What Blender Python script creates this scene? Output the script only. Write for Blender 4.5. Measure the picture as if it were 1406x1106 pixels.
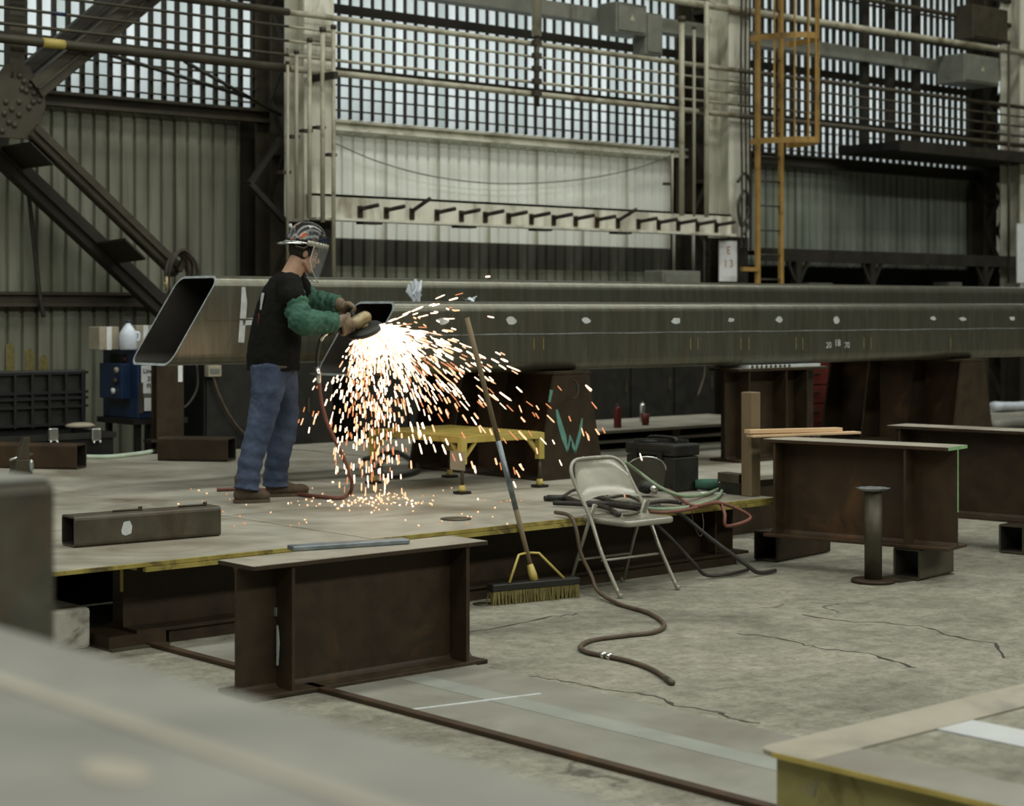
import bpy, bmesh, math, random
from mathutils import Vector, Matrix, Quaternion, noise as mnoise
random.seed(7)
for o in list(bpy.data.objects): bpy.data.objects.remove(o, do_unlink=True)
scn = bpy.context.scene
C = scn.collection
# ------------------------------------------------------------------ camera (photo frame 1406 x 1106)
F, TH, CAMH, HY, CX = 2516.0, math.radians(48.5), 1.73, 425.0, 703.0
ct, st = math.cos(TH), math.sin(TH)
cd = bpy.data.cameras.new('camera'); cam = bpy.data.objects.new('camera', cd); C.objects.link(cam)
cd.sensor_width = 36; cd.lens = 36 * F / 1406; cd.shift_y = -(553 - HY) / 1406
cd.clip_start = .05; cd.clip_end = 300
cd.dof.use_dof = True; cd.dof.focus_distance = 10.2; cd.dof.aperture_fstop = 2.6
cam.location = (0, 0, CAMH); cam.rotation_euler = (math.pi / 2, 0, TH - math.pi / 2)
scn.camera = cam
# ------------------------------------------------------------------ world, lights, exposure
w = bpy.data.worlds.new('world'); scn.world = w; w.use_nodes = True
bg = w.node_tree.nodes['Background']; bg.inputs[0].default_value = (.92, .97, .97, 1); bg.inputs[1].default_value = 1.45
vs = scn.view_settings; vs.view_transform = 'Standard'; vs.look = 'None'; vs.gamma = 1; vs.use_curve_mapping = False
vs.exposure = 0.07
def area(name, loc, sx, sy, power, col=(.975, 1, .95), rot=(0, 0, 0)):
    l = bpy.data.lights.new(name, 'AREA'); l.shape = 'RECTANGLE'; l.size = sx; l.size_y = sy; l.energy = power; l.color = col
    o = bpy.data.objects.new(name, l); o.location = loc; o.rotation_euler = rot; C.objects.link(o); return o
area('skylight_strip', (8, -9.0, 12.7), 34, 2.6, 4300)
area('skylight_strip', (8, 3.5, 12.7), 34, 2.0, 1350)
area('skylight_strip', (8, 10.2, 12.7), 34, 1.6, 1550)
# ------------------------------------------------------------------ pixel -> place (direction from the photo, distance from what it touches)
def ray(px, py):
    t = (px - CX) / F
    return Vector((ct + t * st, st - t * ct, (HY - py) / F))
CAMP = Vector((0, 0, CAMH))
def az(px, py, z=0.0): r = ray(px, py); return CAMP + r * ((z - CAMH) / r.z)
def ay(px, py, Y): r = ray(px, py); return CAMP + r * (Y / r.y)
def ax(px, py, X): r = ray(px, py); return CAMP + r * (X / r.x)
def apl(px, py, p0, n): r = ray(px, py); return CAMP + r * ((Vector(p0) - CAMP).dot(n) / r.dot(n))
# ------------------------------------------------------------------ mesh builder
def V(*a): return Vector(a)
class MB:
    def __init__(s): s.v = []; s.f = []; s.m = []; s.sm = []
    def add(s, vs_, fs, mi=0, smooth=False):
        b = len(s.v); s.v += [Vector(p) for p in vs_]
        for f in fs: s.f.append([b + i for i in f]); s.m.append(mi); s.sm.append(smooth)
        return s
    def box(s, lo, hi, mi=0):
        x0, y0, z0 = lo; x1, y1, z1 = hi
        if x0 > x1: x0, x1 = x1, x0
        if y0 > y1: y0, y1 = y1, y0
        if z0 > z1: z0, z1 = z1, z0
        return s.add([(x0,y0,z0),(x1,y0,z0),(x1,y1,z0),(x0,y1,z0),(x0,y0,z1),(x1,y0,z1),(x1,y1,z1),(x0,y1,z1)],
            [(0,3,2,1),(4,5,6,7),(0,1,5,4),(1,2,6,5),(2,3,7,6),(3,0,4,7)], mi)
    def obox(s, c, size, R=None, mi=0):
        c = Vector(c); hx, hy, hz = [k / 2 for k in size]; R = R or Matrix.Identity(3)
        vs_ = [c + R @ Vector(p) for p in [(-hx,-hy,-hz),(hx,-hy,-hz),(hx,hy,-hz),(-hx,hy,-hz),(-hx,-hy,hz),(hx,-hy,hz),(hx,hy,hz),(-hx,hy,hz)]]
        return s.add(vs_, [(0,3,2,1),(4,5,6,7),(0,1,5,4),(1,2,6,5),(2,3,7,6),(3,0,4,7)], mi)
    def bar(s, p0, p1, w, h, up=(0,0,1), mi=0):
        p0 = Vector(p0); p1 = Vector(p1); d = (p1 - p0); L = d.length; d.normalize()
        u = Vector(up); side = d.cross(u)
        if side.length < 1e-4: side = d.cross(Vector((1,0,0)))
        side.normalize(); u = side.cross(d)
        return s.obox((p0 + p1) / 2, (L, w, h), Matrix((d, side, u)).transposed(), mi)
    def prism(s, pts, ext, mi=0):
        pts = [Vector(p) for p in pts]; e = Vector(ext); n = len(pts)
        fs = [list(range(n))[::-1], list(range(n, 2 * n))] + [(i, (i+1) % n, n + (i+1) % n, n + i) for i in range(n)]
        return s.add(pts + [p + e for p in pts], fs, mi)
    def tube(s, path, r, n=8, cap=True, mi=0, closed=False, ell=None, up=None):
        P = [Vector(p) for p in path]; k = len(P)
        R = r if isinstance(r, (list, tuple)) else [r] * k
        T = []
        for i in range(k):
            a = P[(i-1) % k] if (closed or i > 0) else P[i]; b = P[(i+1) % k] if (closed or i < k-1) else P[i]
            t = (b - a); T.append(t.normalized() if t.length > 1e-9 else Vector((0,0,1)))
        u = Vector(up) if up else (Vector((0,0,1)) if abs(T[0].z) < .9 else Vector((1,0,0)))
        u = (u - T[0] * u.dot(T[0])).normalized(); vs_ = []
        for i in range(k):
            if i: u = (u - T[i] * u.dot(T[i]))
            u.normalize(); b = T[i].cross(u); e = ell[i] if isinstance(ell, list) else (ell or 1)
            for j in range(n):
                a = 2 * math.pi * j / n; vs_.append(P[i] + u * (R[i] * math.cos(a)) + b * (R[i] * e * math.sin(a)))
        fs = []
        for i in range(k if closed else k - 1):
            i2 = (i + 1) % k
            for j in range(n): fs.append((i*n + j, i*n + (j+1) % n, i2*n + (j+1) % n, i2*n + j))
        if cap and not closed: fs += [list(range(n))[::-1], list(range((k-1)*n, k*n))]
        return s.add(vs_, fs, mi, True)
    def lathe(s, prof, c=(0,0,0), n=16, R=None, mi=0, cap=True, smooth=True):
        c = Vector(c); R = R or Matrix.Identity(3); vs_ = []
        for (r, z) in prof:
            for j in range(n):
                a = 2 * math.pi * j / n; vs_.append(c + R @ Vector((r * math.cos(a), r * math.sin(a), z)))
        k = len(prof); fs = [(i*n + j, i*n + (j+1) % n, (i+1)*n + (j+1) % n, (i+1)*n + j) for i in range(k-1) for j in range(n)]
        if cap: fs += [list(range(n))[::-1], list(range((k-1)*n, k*n))]
        return s.add(vs_, fs, mi, smooth)
    def ell(s, c, rad, R=None, n=16, m=10, mi=0):
        c = Vector(c); R = R or Matrix.Identity(3); prof = []
        vs_ = []
        for i in range(m + 1):
            th = math.pi * i / m
            for j in range(n):
                a = 2 * math.pi * j / n
                vs_.append(c + R @ Vector((rad[0]*math.sin(th)*math.cos(a), rad[1]*math.sin(th)*math.sin(a), -rad[2]*math.cos(th))))
        fs = [(i*n + j, i*n + (j+1) % n, (i+1)*n + (j+1) % n, (i+1)*n + j) for i in range(m) for j in range(n)]
        return s.add(vs_, fs, mi, True)
    def cap2(s, p0, p1, r0, r1, n=12, mi=0):
        """tapered capsule"""
        p0 = Vector(p0); p1 = Vector(p1); d = (p1 - p0).normalized(); path = []; rr = []
        for i in range(5):
            a = math.pi / 2 * i / 4; path.append(p0 - d * r0 * math.cos(a)); rr.append(max(r0 * math.sin(a), .0008))
        for i in range(5):
            a = math.pi / 2 * i / 4; path.append(p1 + d * r1 * math.sin(a)); rr.append(max(r1 * math.cos(a), .0008))
        return s.tube(path, rr, n, True, mi)
    def rtube(s, outer, inner, x0f, x1f, mi=0, mi_in=None, mi_end=None, tf=None):
        """hollow section along local x; outer/inner lists of (y,z); x0f,x1f functions of (y,z); tf maps a point"""
        tf = tf or (lambda p: p); n = len(outer); mi_in = mi if mi_in is None else mi_in; mi_end = mi if mi_end is None else mi_end
        A = [tf(Vector((x0f(y, z), y, z))) for y, z in outer]; B = [tf(Vector((x1f(y, z), y, z))) for y, z in outer]
        c_ = [tf(Vector((x0f(y, z), y, z))) for y, z in inner]; D = [tf(Vector((x1f(y, z), y, z))) for y, z in inner]
        b = len(s.v); s.v += A + B + c_ + D
        for i in range(n):
            j = (i + 1) % n
            for f, m_ in (((i, j, n + j, n + i), mi), ((2*n + j, 2*n + i, 3*n + i, 3*n + j), mi_in), ((j, i, 2*n + i, 2*n + j), mi_end), ((n + i, n + j, 3*n + j, 3*n + i), mi_end)):
                s.f.append([b + q for q in f]); s.m.append(m_); s.sm.append(False)
        return s
    def build(s, name, mat, parent=None, bevel=0, origin=None, smooth=None, auto=None, fixn=True):
        me = bpy.data.meshes.new(name)
        off = Vector((0,0,0))
        if parent is not None: off = WO[parent.name]
        elif origin is not None: off = Vector(origin)
        elif s.v:
            lo = [min(p[i] for p in s.v) for i in range(3)]; hi = [max(p[i] for p in s.v) for i in range(3)]
            off = Vector(((lo[0]+hi[0])/2, (lo[1]+hi[1])/2, lo[2]))
        me.from_pydata([tuple(p - off) for p in s.v], [], s.f)
        for m_ in (mat if isinstance(mat, (list, tuple)) else [mat]): me.materials.append(m_)
        me.polygons.foreach_set('material_index', s.m)
        me.polygons.foreach_set('use_smooth', s.sm if smooth is None else [smooth] * len(s.f))
        if fixn:
            bm = bmesh.new(); bm.from_mesh(me); bmesh.ops.recalc_face_normals(bm, faces=bm.faces); bm.to_mesh(me); bm.free()
        me.update()
        o = bpy.data.objects.new(name, me); C.objects.link(o)
        if parent is not None: o.parent = parent
        else: o.location = off
        WO[o.name] = off
        if bevel:
            b = o.modifiers.new('bevel', 'BEVEL'); b.width = bevel; b.segments = 2; b.limit_method = 'ANGLE'; b.angle_limit = math.radians(40)
        return o
WO = {}
def tag(o, label=None, cat=None, group=None, kind=None):
    if label: o['label'] = label
    if cat: o['category'] = cat
    if group: o['group'] = group
    if kind: o['kind'] = kind
    return o
def thing(name, loc, label, cat, group=None, kind=None):
    o = bpy.data.objects.new(name, None); o.empty_display_size = .1; C.objects.link(o); o.location = loc
    WO[o.name] = Vector(loc); return tag(o, label, cat, group, kind)
def struct(o): o['kind'] = 'structure'; return o
def copytree(o, parent=None):
    c_ = o.copy(); C.objects.link(c_); c_.parent = parent
    for ch in list(o.children): copytree(ch, c_)
    return c_
def spline(pts, n=6):
    P = [Vector(p) for p in pts]; out = []
    for i in range(len(P) - 1):
        p0 = P[max(i-1, 0)]; p1 = P[i]; p2 = P[i+1]; p3 = P[min(i+2, len(P)-1)]
        for k in range(n):
            t = k / n
            out.append(.5 * ((2*p1) + (-p0+p2)*t + (2*p0-5*p1+4*p2-p3)*t*t + (-p0+3*p1-3*p2+p3)*t**3))
    out.append(P[-1]); return out
def rrect(w, h, r, n=4, cy=0, cz=0):
    pts = []
    for (sx, sy, a0) in ((1,1,0),(-1,1,90),(-1,-1,180),(1,-1,270)):
        for i in range(n + 1):
            a = math.radians(a0 + 90 * i / n); pts.append((cy + sx*(w/2-r) + r*math.cos(a), cz + sy*(h/2-r) + r*math.sin(a)))
    return pts
def rz(a): return Matrix.Rotation(a, 3, 'Z')
# ------------------------------------------------------------------ materials
def srgb(r, g, b):
    f = lambda c: (c / 255) / 12.92 if c / 255 <= .04045 else ((c / 255 + .055) / 1.055) ** 2.4
    return (f(r), f(g), f(b), 1)
def mat(name, c1, c2=None, scale=6, rough=.6, metal=0.0, bump=.1, bscale=40, c3=None, s3=2.0, t3=.62, w3=.06, stretch=(1,1,1), spec=.4, rvar=.15, detail=6, dist=.3):
    m = bpy.data.materials.new(name); m.use_nodes = True; nt = m.node_tree; N = nt.nodes; L = nt.links
    b = N['Principled BSDF']; b.inputs['Roughness'].default_value = rough; b.inputs['Metallic'].default_value = metal
    b.inputs['Specular IOR Level'].default_value = spec
    c2 = c2 or tuple(min(1, k * 1.35) for k in c1[:3]) + (1,)
    tc = N.new('ShaderNodeTexCoord'); mp = N.new('ShaderNodeMapping'); mp.inputs['Scale'].default_value = stretch
    L.new(tc.outputs['Object'], mp.inputs['Vector'])
    def noise(sc, det=detail, d=dist):
        n = N.new('ShaderNodeTexNoise'); n.inputs['Scale'].default_value = sc; n.inputs['Detail'].default_value = det; n.inputs['Distortion'].default_value = d; n.inputs['Roughness'].default_value = .6
        L.new(mp.outputs['Vector'], n.inputs['Vector']); return n
    n1 = noise(scale); r1 = N.new('ShaderNodeValToRGB'); r1.color_ramp.elements[0].position = .34; r1.color_ramp.elements[1].position = .68
    r1.color_ramp.elements[0].color = c1; r1.color_ramp.elements[1].color = c2
    L.new(n1.outputs['Fac'], r1.inputs['Fac']); col = r1.outputs['Color']
    if c3:
        n3 = noise(s3, 8, .8); r3 = N.new('ShaderNodeValToRGB'); r3.color_ramp.elements[0].position = t3 - w3; r3.color_ramp.elements[1].position = t3 + w3
        L.new(n3.outputs['Fac'], r3.inputs['Fac']); mx = N.new('ShaderNodeMix'); mx.data_type = 'RGBA'
        L.new(r3.outputs['Color'], mx.inputs['Factor']); L.new(col, mx.inputs['A']); mx.inputs['B'].default_value = c3; col = mx.outputs['Result']
    L.new(col, b.inputs['Base Color'])
    if rvar:
        mr = N.new('ShaderNodeMapRange'); mr.inputs['To Min'].default_value = max(0, rough - rvar); mr.inputs['To Max'].default_value = min(1, rough + rvar)
        L.new(n1.outputs['Fac'], mr.inputs['Value']); L.new(mr.outputs['Result'], b.inputs['Roughness'])
    if bump:
        nb = noise(bscale, 4, 0); bp = N.new('ShaderNodeBump'); bp.inputs['Strength'].default_value = bump; bp.inputs['Distance'].default_value = .01
        L.new(nb.outputs['Fac'], bp.inputs['Height']); L.new(bp.outputs['Normal'], b.inputs['Normal'])
    return m
def emit(name, col, strength):
    m = bpy.data.materials.new(name); m.use_nodes = True; b = m.node_tree.nodes['Principled BSDF']
    b.inputs['Base Color'].default_value = (0,0,0,1); b.inputs['Emission Color'].default_value = col; b.inputs['Emission Strength'].default_value = strength; return m
M = {}
M['rust'] = mat('rusty_mill_steel', srgb(41,31,16), srgb(57,44,25), 7, .6, .15, .12, 60, srgb(76,55,30), 3, .70, .08)
M['rust2'] = mat('orange_rusted_steel', srgb(48,35,19), srgb(68,50,28), 5, .65, .12, .12, 60, srgb(100,68,36), 2.2, .68, .1)
M['mill'] = mat('grey_mill_steel', srgb(62,57,44), srgb(84,78,62), 5, .5, .3, .06, 50, srgb(66,54,38), 2.5, .66, .08)
M['beam'] = mat('blued_hollow_steel', srgb(96,96,83), srgb(116,116,102), 7, .31, .7, .03, 50, srgb(104,97,79), 2.6, .62, .16, stretch=(3.2, 1.5, .35), rvar=.04)
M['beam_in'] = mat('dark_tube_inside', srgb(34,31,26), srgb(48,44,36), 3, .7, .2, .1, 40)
M['cutedge'] = mat('bright_cut_steel', srgb(150,158,156), srgb(190,196,194), 20, .35, .7, .1, 80)
M['plate'] = mat('worn_deck_plate', srgb(144,141,126), srgb(172,168,152), 2.2, .5, .12, .05, 40, srgb(104,94,76), 1.0, .6, .14)
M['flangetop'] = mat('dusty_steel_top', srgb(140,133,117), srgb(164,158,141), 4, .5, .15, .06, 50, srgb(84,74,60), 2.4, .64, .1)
M['yellow'] = mat('safety_yellow_paint', srgb(164,146,70), srgb(188,170,96), 6, .5, 0, .06, 40, srgb(92,78,42), 5, .66, .05)
M['edgeyellow'] = mat('grimy_edge_yellow', srgb(128,114,52), srgb(158,144,74), 9, .55, 0, .08, 40, srgb(70,58,32), 6, .6, .08)
M['yellow_d'] = mat('dirty_yellow_paint', srgb(132,124,70), srgb(154,146,90), 5, .55, 0, .06, 40, srgb(98,84,44), 3, .66, .06)
M['ladder'] = mat('ochre_ladder_paint', srgb(136,106,52), srgb(158,126,68), 5, .6, 0, .05, 40, srgb(90,66,34), 1.6, .6, .08)
M['beige'] = mat('beige_chair_paint', srgb(140,137,122), srgb(152,149,133), 6, .24, .15, .02, 40, spec=.6)
M['dark'] = mat('black_plastic', srgb(26,25,21), srgb(36,35,29), 8, .5, 0, .08, 60)
M['black'] = mat('deep_black', srgb(14,13,11), srgb(22,20,17), 8, .7, 0, .05, 60)
M['cloth_b'] = mat('black_cotton', srgb(18,18,16), srgb(27,26,23), 20, .9, 0, .35, 30, spec=.1)
M['cloth_g'] = mat('green_welding_cloth', srgb(48,82,66), srgb(66,100,82), 9, .8, 0, .4, 26, spec=.2)
M['jeans'] = mat('blue_denim', srgb(48,57,74), srgb(72,82,101), 7, .85, 0, .3, 30, srgb(102,109,122), 3, .66, .1, spec=.15)
M['leather'] = mat('worn_leather', srgb(96,80,60), srgb(134,116,92), 14, .7, 0, .3, 30)
M['boot'] = mat('brown_suede_boot', srgb(62,50,38), srgb(86,72,56), 12, .85, 0, .3, 50)
M['sole'] = mat('boot_sole', srgb(74,62,46), srgb(92,78,58), 10, .8, 0, .1)
M['skin'] = mat('skin', srgb(168,130,104), srgb(184,148,121), 12, .5, 0, .05, 80)
M['hair'] = mat('dark_hair', srgb(30,22,16), srgb(46,34,24), 60, .6, 0, .4, 120)
M['chrome'] = mat('shiny_metal', srgb(190,190,184), srgb(220,220,214), 20, .2, .9, .05)
M['white'] = mat('white_paper', srgb(206,208,204), srgb(220,222,218), 8, .7, 0, .02)
M['chalk'] = mat('white_chalk_paint', srgb(168,172,168), srgb(196,200,196), 14, .8, 0, .1)
M['teal'] = mat('teal_spray_paint', srgb(80,126,112), srgb(106,150,136), 14, .7, 0, .1)
M['greenpaint'] = mat('green_end_paint', srgb(112,150,104), srgb(136,176,126), 10, .6, 0, .1)
M['ink'] = mat('black_ink', srgb(40,40,40), srgb(60,60,60), 8, .8, 0, 0)
M['redpaint'] = mat('red_paint', srgb(86,26,18), srgb(106,34,24), 8, .5, 0, .03)
M['redink'] = mat('red_brown_ink', srgb(150,84,52), srgb(170,100,66), 8, .8, 0, 0)
M['blue'] = mat('blue_machine_paint', srgb(20,36,60), srgb(28,46,74), 5, .4, 0, .03)
M['wood'] = mat('weathered_wood', srgb(98,84,60), srgb(124,108,80), 3, .8, 0, .2, 30, stretch=(1,1,.2))
M['wood2'] = mat('fresh_pine', srgb(184,152,112), srgb(206,176,138), 3, .75, 0, .15, 30, stretch=(.3,1,1))
M['hose_r'] = mat('red_rubber_hose', srgb(96,58,46), srgb(118,74,60), 10, .6, 0, .1)
M['hose_g'] = mat('green_rubber_hose', srgb(112,130,102), srgb(136,152,122), 10, .6, 0, .1)
M['hose_k'] = mat('black_rubber_hose', srgb(34,31,26), srgb(56,52,44), 10, .55, 0, .1)
M['hose_b'] = mat('brown_rubber_hose', srgb(70,58,44), srgb(92,78,60), 8, .55, 0, .1)
M['hose_p'] = mat('pale_green_hose', srgb(176,190,168), srgb(196,208,186), 8, .6, 0, .05)
M['concrete'] = mat('rough_concrete_block', srgb(150,146,132), srgb(184,180,164), 6, .9, 0, .5, 18, srgb(96,90,76), 4, .6, .08)
M['colwhite'] = mat('stained_white_paint', srgb(196,194,176), srgb(216,214,196), 3, .6, 0, .05, 30, srgb(116,106,80), 1.6, .62, .12, stretch=(2,2,.5))
M['oldpaint'] = mat('cream_pipe_paint', srgb(150,146,124), srgb(176,172,150), 3, .5, 0, .04, 30, srgb(96,84,58), 2.6, .6, .1)
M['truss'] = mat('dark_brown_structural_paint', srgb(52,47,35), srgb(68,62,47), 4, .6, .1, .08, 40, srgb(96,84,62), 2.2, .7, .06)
M['trussd'] = mat('grimy_shaded_structural_steel', srgb(34,31,23), srgb(46,42,32), 4, .6, .1, .08, 40)  # grimy steel; on the rear brace members and battens the dark tone is shade
M['greybox'] = mat('grey_enamel', srgb(104,104,94), srgb(120,120,108), 5, .5, .1, .03, 30, srgb(80,76,64), 2.4, .66, .08)
M['sheetmetal'] = mat('galvanised_siding', srgb(108,109,92), srgb(136,137,119), 1.6, .6, .1, .05, 30, srgb(80,78,62), .9, .6, .14, stretch=(2.2,1,.45))
M['sheetgrey'] = mat('grey_green_siding', srgb(112,118,104), srgb(138,144,130), 1.6, .6, .1, .05, 30, srgb(86,86,70), .9, .6, .14, stretch=(2.2,1,.45))
M['sheetwhite'] = mat('white_siding', srgb(222,224,212), srgb(236,238,227), 1.4, .6, 0, .05, 30, srgb(178,174,154), 1.0, .66, .12, stretch=(2.2,1,.4))
M['soot'] = mat('sooty_siding', srgb(58,57,48), srgb(84,83,72), 1.4, .75, 0, .05, 30, srgb(110,108,96), 1.3, .68, .1, stretch=(2.2,1,.5))
M['jug'] = mat('milky_plastic', srgb(196,204,212), srgb(214,220,226), 8, .25, 0, .02)
M['card'] = mat('cardboard', srgb(140,132,112), srgb(158,150,130), 8, .85, 0, .05)
M['bristle'] = mat('bristle_yellow', srgb(92,84,46), srgb(124,114,66), 30, .8, 0, .3)
M['grindy'] = mat('scuffed_yellow_tool', srgb(140,122,82), srgb(172,158,124), 14, .4, .3, .1, 60, srgb(104,96,82), 12, .56, .08)
M['barsteel'] = mat('galvanised_bar', srgb(98,106,108), srgb(136,144,146), 10, .4, .5, .25, 30)
M['fgsteel'] = mat('pale_dusty_steel', srgb(116,115,105), srgb(134,133,122), 2.2, .55, .2, .03, 30, srgb(102,102,94), 1.6, .6, .12)
M['fgline'] = mat('tan_scale_line', srgb(140,133,118), srgb(154,147,131), 3, .6, .1, .03)
M['fgpost'] = mat('mottled_grey_steel', srgb(50,48,37), srgb(84,82,69), 6, .6, .2, .08, 30, srgb(80,64,42), 4, .6, .12)
M['tanflange'] = mat('tan_worn_flange', srgb(142,136,117), srgb(156,150,132), 3, .6, .1, .04, 40, srgb(124,120,107), 2.2, .62, .08)
M['tan2'] = mat('white_worn_strip', srgb(168,170,166), srgb(186,188,184), 3, .6, .1, .04, 40)
M['darkgap'] = mat('dirt_joint', srgb(50,46,36), srgb(64,58,46), 8, .9, 0, .2)
M['floorplate'] = mat('worn_floor_plate', srgb(128,126,114), srgb(142,140,128), 2.6, .45, .12, .03, 40, srgb(116,110,97), 1.1, .6, .12)
M['tealpale'] = mat('faded_green_stripe', srgb(130,134,123), srgb(142,145,134), 3, .5, .1, .03)
def glassy(name, col, alpha_mix, rough=.1):
    m = bpy.data.materials.new(name); m.use_nodes = True; nt = m.node_tree; N = nt.nodes; L = nt.links
    b = N['Principled BSDF']; b.inputs['Base Color'].default_value = col; b.inputs['Roughness'].default_value = rough
    t = N.new('ShaderNodeBsdfTransparent'); mx = N.new('ShaderNodeMixShader'); mx.inputs[0].default_value = alpha_mix
    L.new(t.outputs[0], mx.inputs[1]); L.new(b.outputs[0], mx.inputs[2]); L.new(mx.outputs[0], N['Material Output'].inputs['Surface']); return m
M['visor'] = glassy('clear_scratched_plastic', srgb(200,206,206), .13, .12)
M['visord'] = glassy('dusty_clear_plastic', srgb(120,116,98), .2, .15)
def panemat():
    m = bpy.data.materials.new('translucent_fibreglass'); m.use_nodes = True; nt = m.node_tree; N = nt.nodes; L = nt.links
    N.remove(N['Principled BSDF'])
    oi = N.new('ShaderNodeObjectInfo'); rp = N.new('ShaderNodeValToRGB'); L.new(oi.outputs['Random'], rp.inputs[0])
    e = rp.color_ramp.elements; e[0].color = (.52, .58, .56, 1); e[1].color = (.82, .87, .86, 1)
    tc = N.new('ShaderNodeTexCoord'); mp = N.new('ShaderNodeMapping'); mp.inputs['Scale'].default_value = (2, 2, .8); L.new(tc.outputs['Object'], mp.inputs[0])
    no = N.new('ShaderNodeTexNoise'); no.inputs['Scale'].default_value = 1.3; no.inputs['Detail'].default_value = 6; L.new(mp.outputs[0], no.inputs['Vector'])
    mr = N.new('ShaderNodeMapRange'); mr.inputs['From Min'].default_value = .3; mr.inputs['From Max'].default_value = .7; mr.inputs['To Min'].default_value = .62; mr.inputs['To Max'].default_value = 1.0; L.new(no.outputs['Fac'], mr.inputs['Value'])
    mu = N.new('ShaderNodeVectorMath'); mu.operation = 'SCALE'; L.new(rp.outputs[0], mu.inputs[0]); L.new(mr.outputs[0], mu.inputs['Scale'])
    tr = N.new('ShaderNodeBsdfTranslucent'); df = N.new('ShaderNodeBsdfDiffuse'); L.new(mu.outputs[0], tr.inputs['Color']); df.inputs['Color'].default_value = (.3, .33, .32, 1)
    mx = N.new('ShaderNodeMixShader'); mx.inputs[0].default_value = .2; L.new(tr.outputs[0], mx.inputs[1]); L.new(df.outputs[0], mx.inputs[2]); L.new(mx.outputs[0], N['Material Output'].inputs['Surface']); return m
M['pane'] = panemat()
def floormat():
    m = mat('workshop_concrete', srgb(124,122,108), srgb(146,143,127), 1.3, .78, 0, .25, 22, srgb(100,97,84), .75, .6, .1, detail=10, dist=.4)
    nt = m.node_tree; N = nt.nodes; L = nt.links; b = N['Principled BSDF']; tc = [n for n in N if n.type == 'TEX_COORD'][0]
    src = b.inputs['Base Color'].links[0].from_socket
    # speckled dirt, stretched stains, cracks
    n2 = N.new('ShaderNodeTexNoise'); n2.inputs['Scale'].default_value = 9; n2.inputs['Detail'].default_value = 10; n2.inputs['Roughness'].default_value = .75; L.new(tc.outputs['Object'], n2.inputs['Vector'])
    r2 = N.new('ShaderNodeValToRGB'); r2.color_ramp.elements[0].position = .34; r2.color_ramp.elements[0].color = (.5,.49,.45,1); r2.color_ramp.elements[1].position = .62; r2.color_ramp.elements[1].color = (1.08,1.08,1.06,1); L.new(n2.outputs['Fac'], r2.inputs[0])
    mu = N.new('ShaderNodeMix'); mu.data_type = 'RGBA'; mu.blend_type = 'MULTIPLY'; mu.inputs['Factor'].default_value = .9; L.new(src, mu.inputs['A']); L.new(r2.outputs[0], mu.inputs['B'])
    nf = N.new('ShaderNodeTexNoise'); nf.inputs['Scale'].default_value = 34; nf.inputs['Detail'].default_value = 6; nf.inputs['Roughness'].default_value = .7; L.new(tc.outputs['Object'], nf.inputs['Vector'])
    rf = N.new('ShaderNodeValToRGB'); rf.color_ramp.elements[0].position = .32; rf.color_ramp.elements[0].color = (.62,.61,.57,1); rf.color_ramp.elements[1].position = .5; rf.color_ramp.elements[1].color = (1.05,1.05,1.04,1); L.new(nf.outputs['Fac'], rf.inputs[0])
    mu2 = N.new('ShaderNodeMix'); mu2.data_type = 'RGBA'; mu2.blend_type = 'MULTIPLY'; mu2.inputs['Factor'].default_value = .9; L.new(mu.outputs['Result'], mu2.inputs['A']); L.new(rf.outputs[0], mu2.inputs['B']); mu = mu2
    nd = N.new('ShaderNodeTexNoise'); nd.inputs['Scale'].default_value = 2.4; nd.inputs['Detail'].default_value = 8; L.new(tc.outputs['Object'], nd.inputs['Vector'])
    sc = N.new('ShaderNodeVectorMath'); sc.operation = 'SCALE'; sc.inputs['Scale'].default_value = .55; L.new(nd.outputs['Color'], sc.inputs[0])
    ad = N.new('ShaderNodeVectorMath'); ad.operation = 'ADD'; L.new(tc.outputs['Object'], ad.inputs[0]); L.new(sc.outputs[0], ad.inputs[1])
    vo = N.new('ShaderNodeTexVoronoi'); vo.feature = 'DISTANCE_TO_EDGE'; vo.inputs['Scale'].default_value = .62; L.new(ad.outputs[0], vo.inputs['Vector'])
    rc = N.new('ShaderNodeValToRGB'); rc.color_ramp.elements[0].position = .001; rc.color_ramp.elements[0].color = (1,1,1,1); rc.color_ramp.elements[1].position = .011; rc.color_ramp.elements[1].color = (0,0,0,1); L.new(vo.outputs['Distance'], rc.inputs[0])
    nm = N.new('ShaderNodeTexNoise'); nm.inputs['Scale'].default_value = 1.1; nm.inputs['Detail'].default_value = 4; L.new(tc.outputs['Object'], nm.inputs['Vector'])
    rm = N.new('ShaderNodeValToRGB'); rm.color_ramp.elements[0].position = .56; rm.color_ramp.elements[1].position = .64; L.new(nm.outputs['Fac'], rm.inputs[0])
    mm = N.new('ShaderNodeMath'); mm.operation = 'MULTIPLY'; L.new(rc.outputs[0], mm.inputs[0]); L.new(rm.outputs[0], mm.inputs[1])
    mx = N.new('ShaderNodeMix'); mx.data_type = 'RGBA'; L.new(mm.outputs[0], mx.inputs['Factor']); L.new(mu.outputs['Result'], mx.inputs['A']); mx.inputs['B'].default_value = srgb(66,62,50)
    L.new(mx.outputs['Result'], b.inputs['Base Color']); return m
M['floor'] = floormat()
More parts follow.
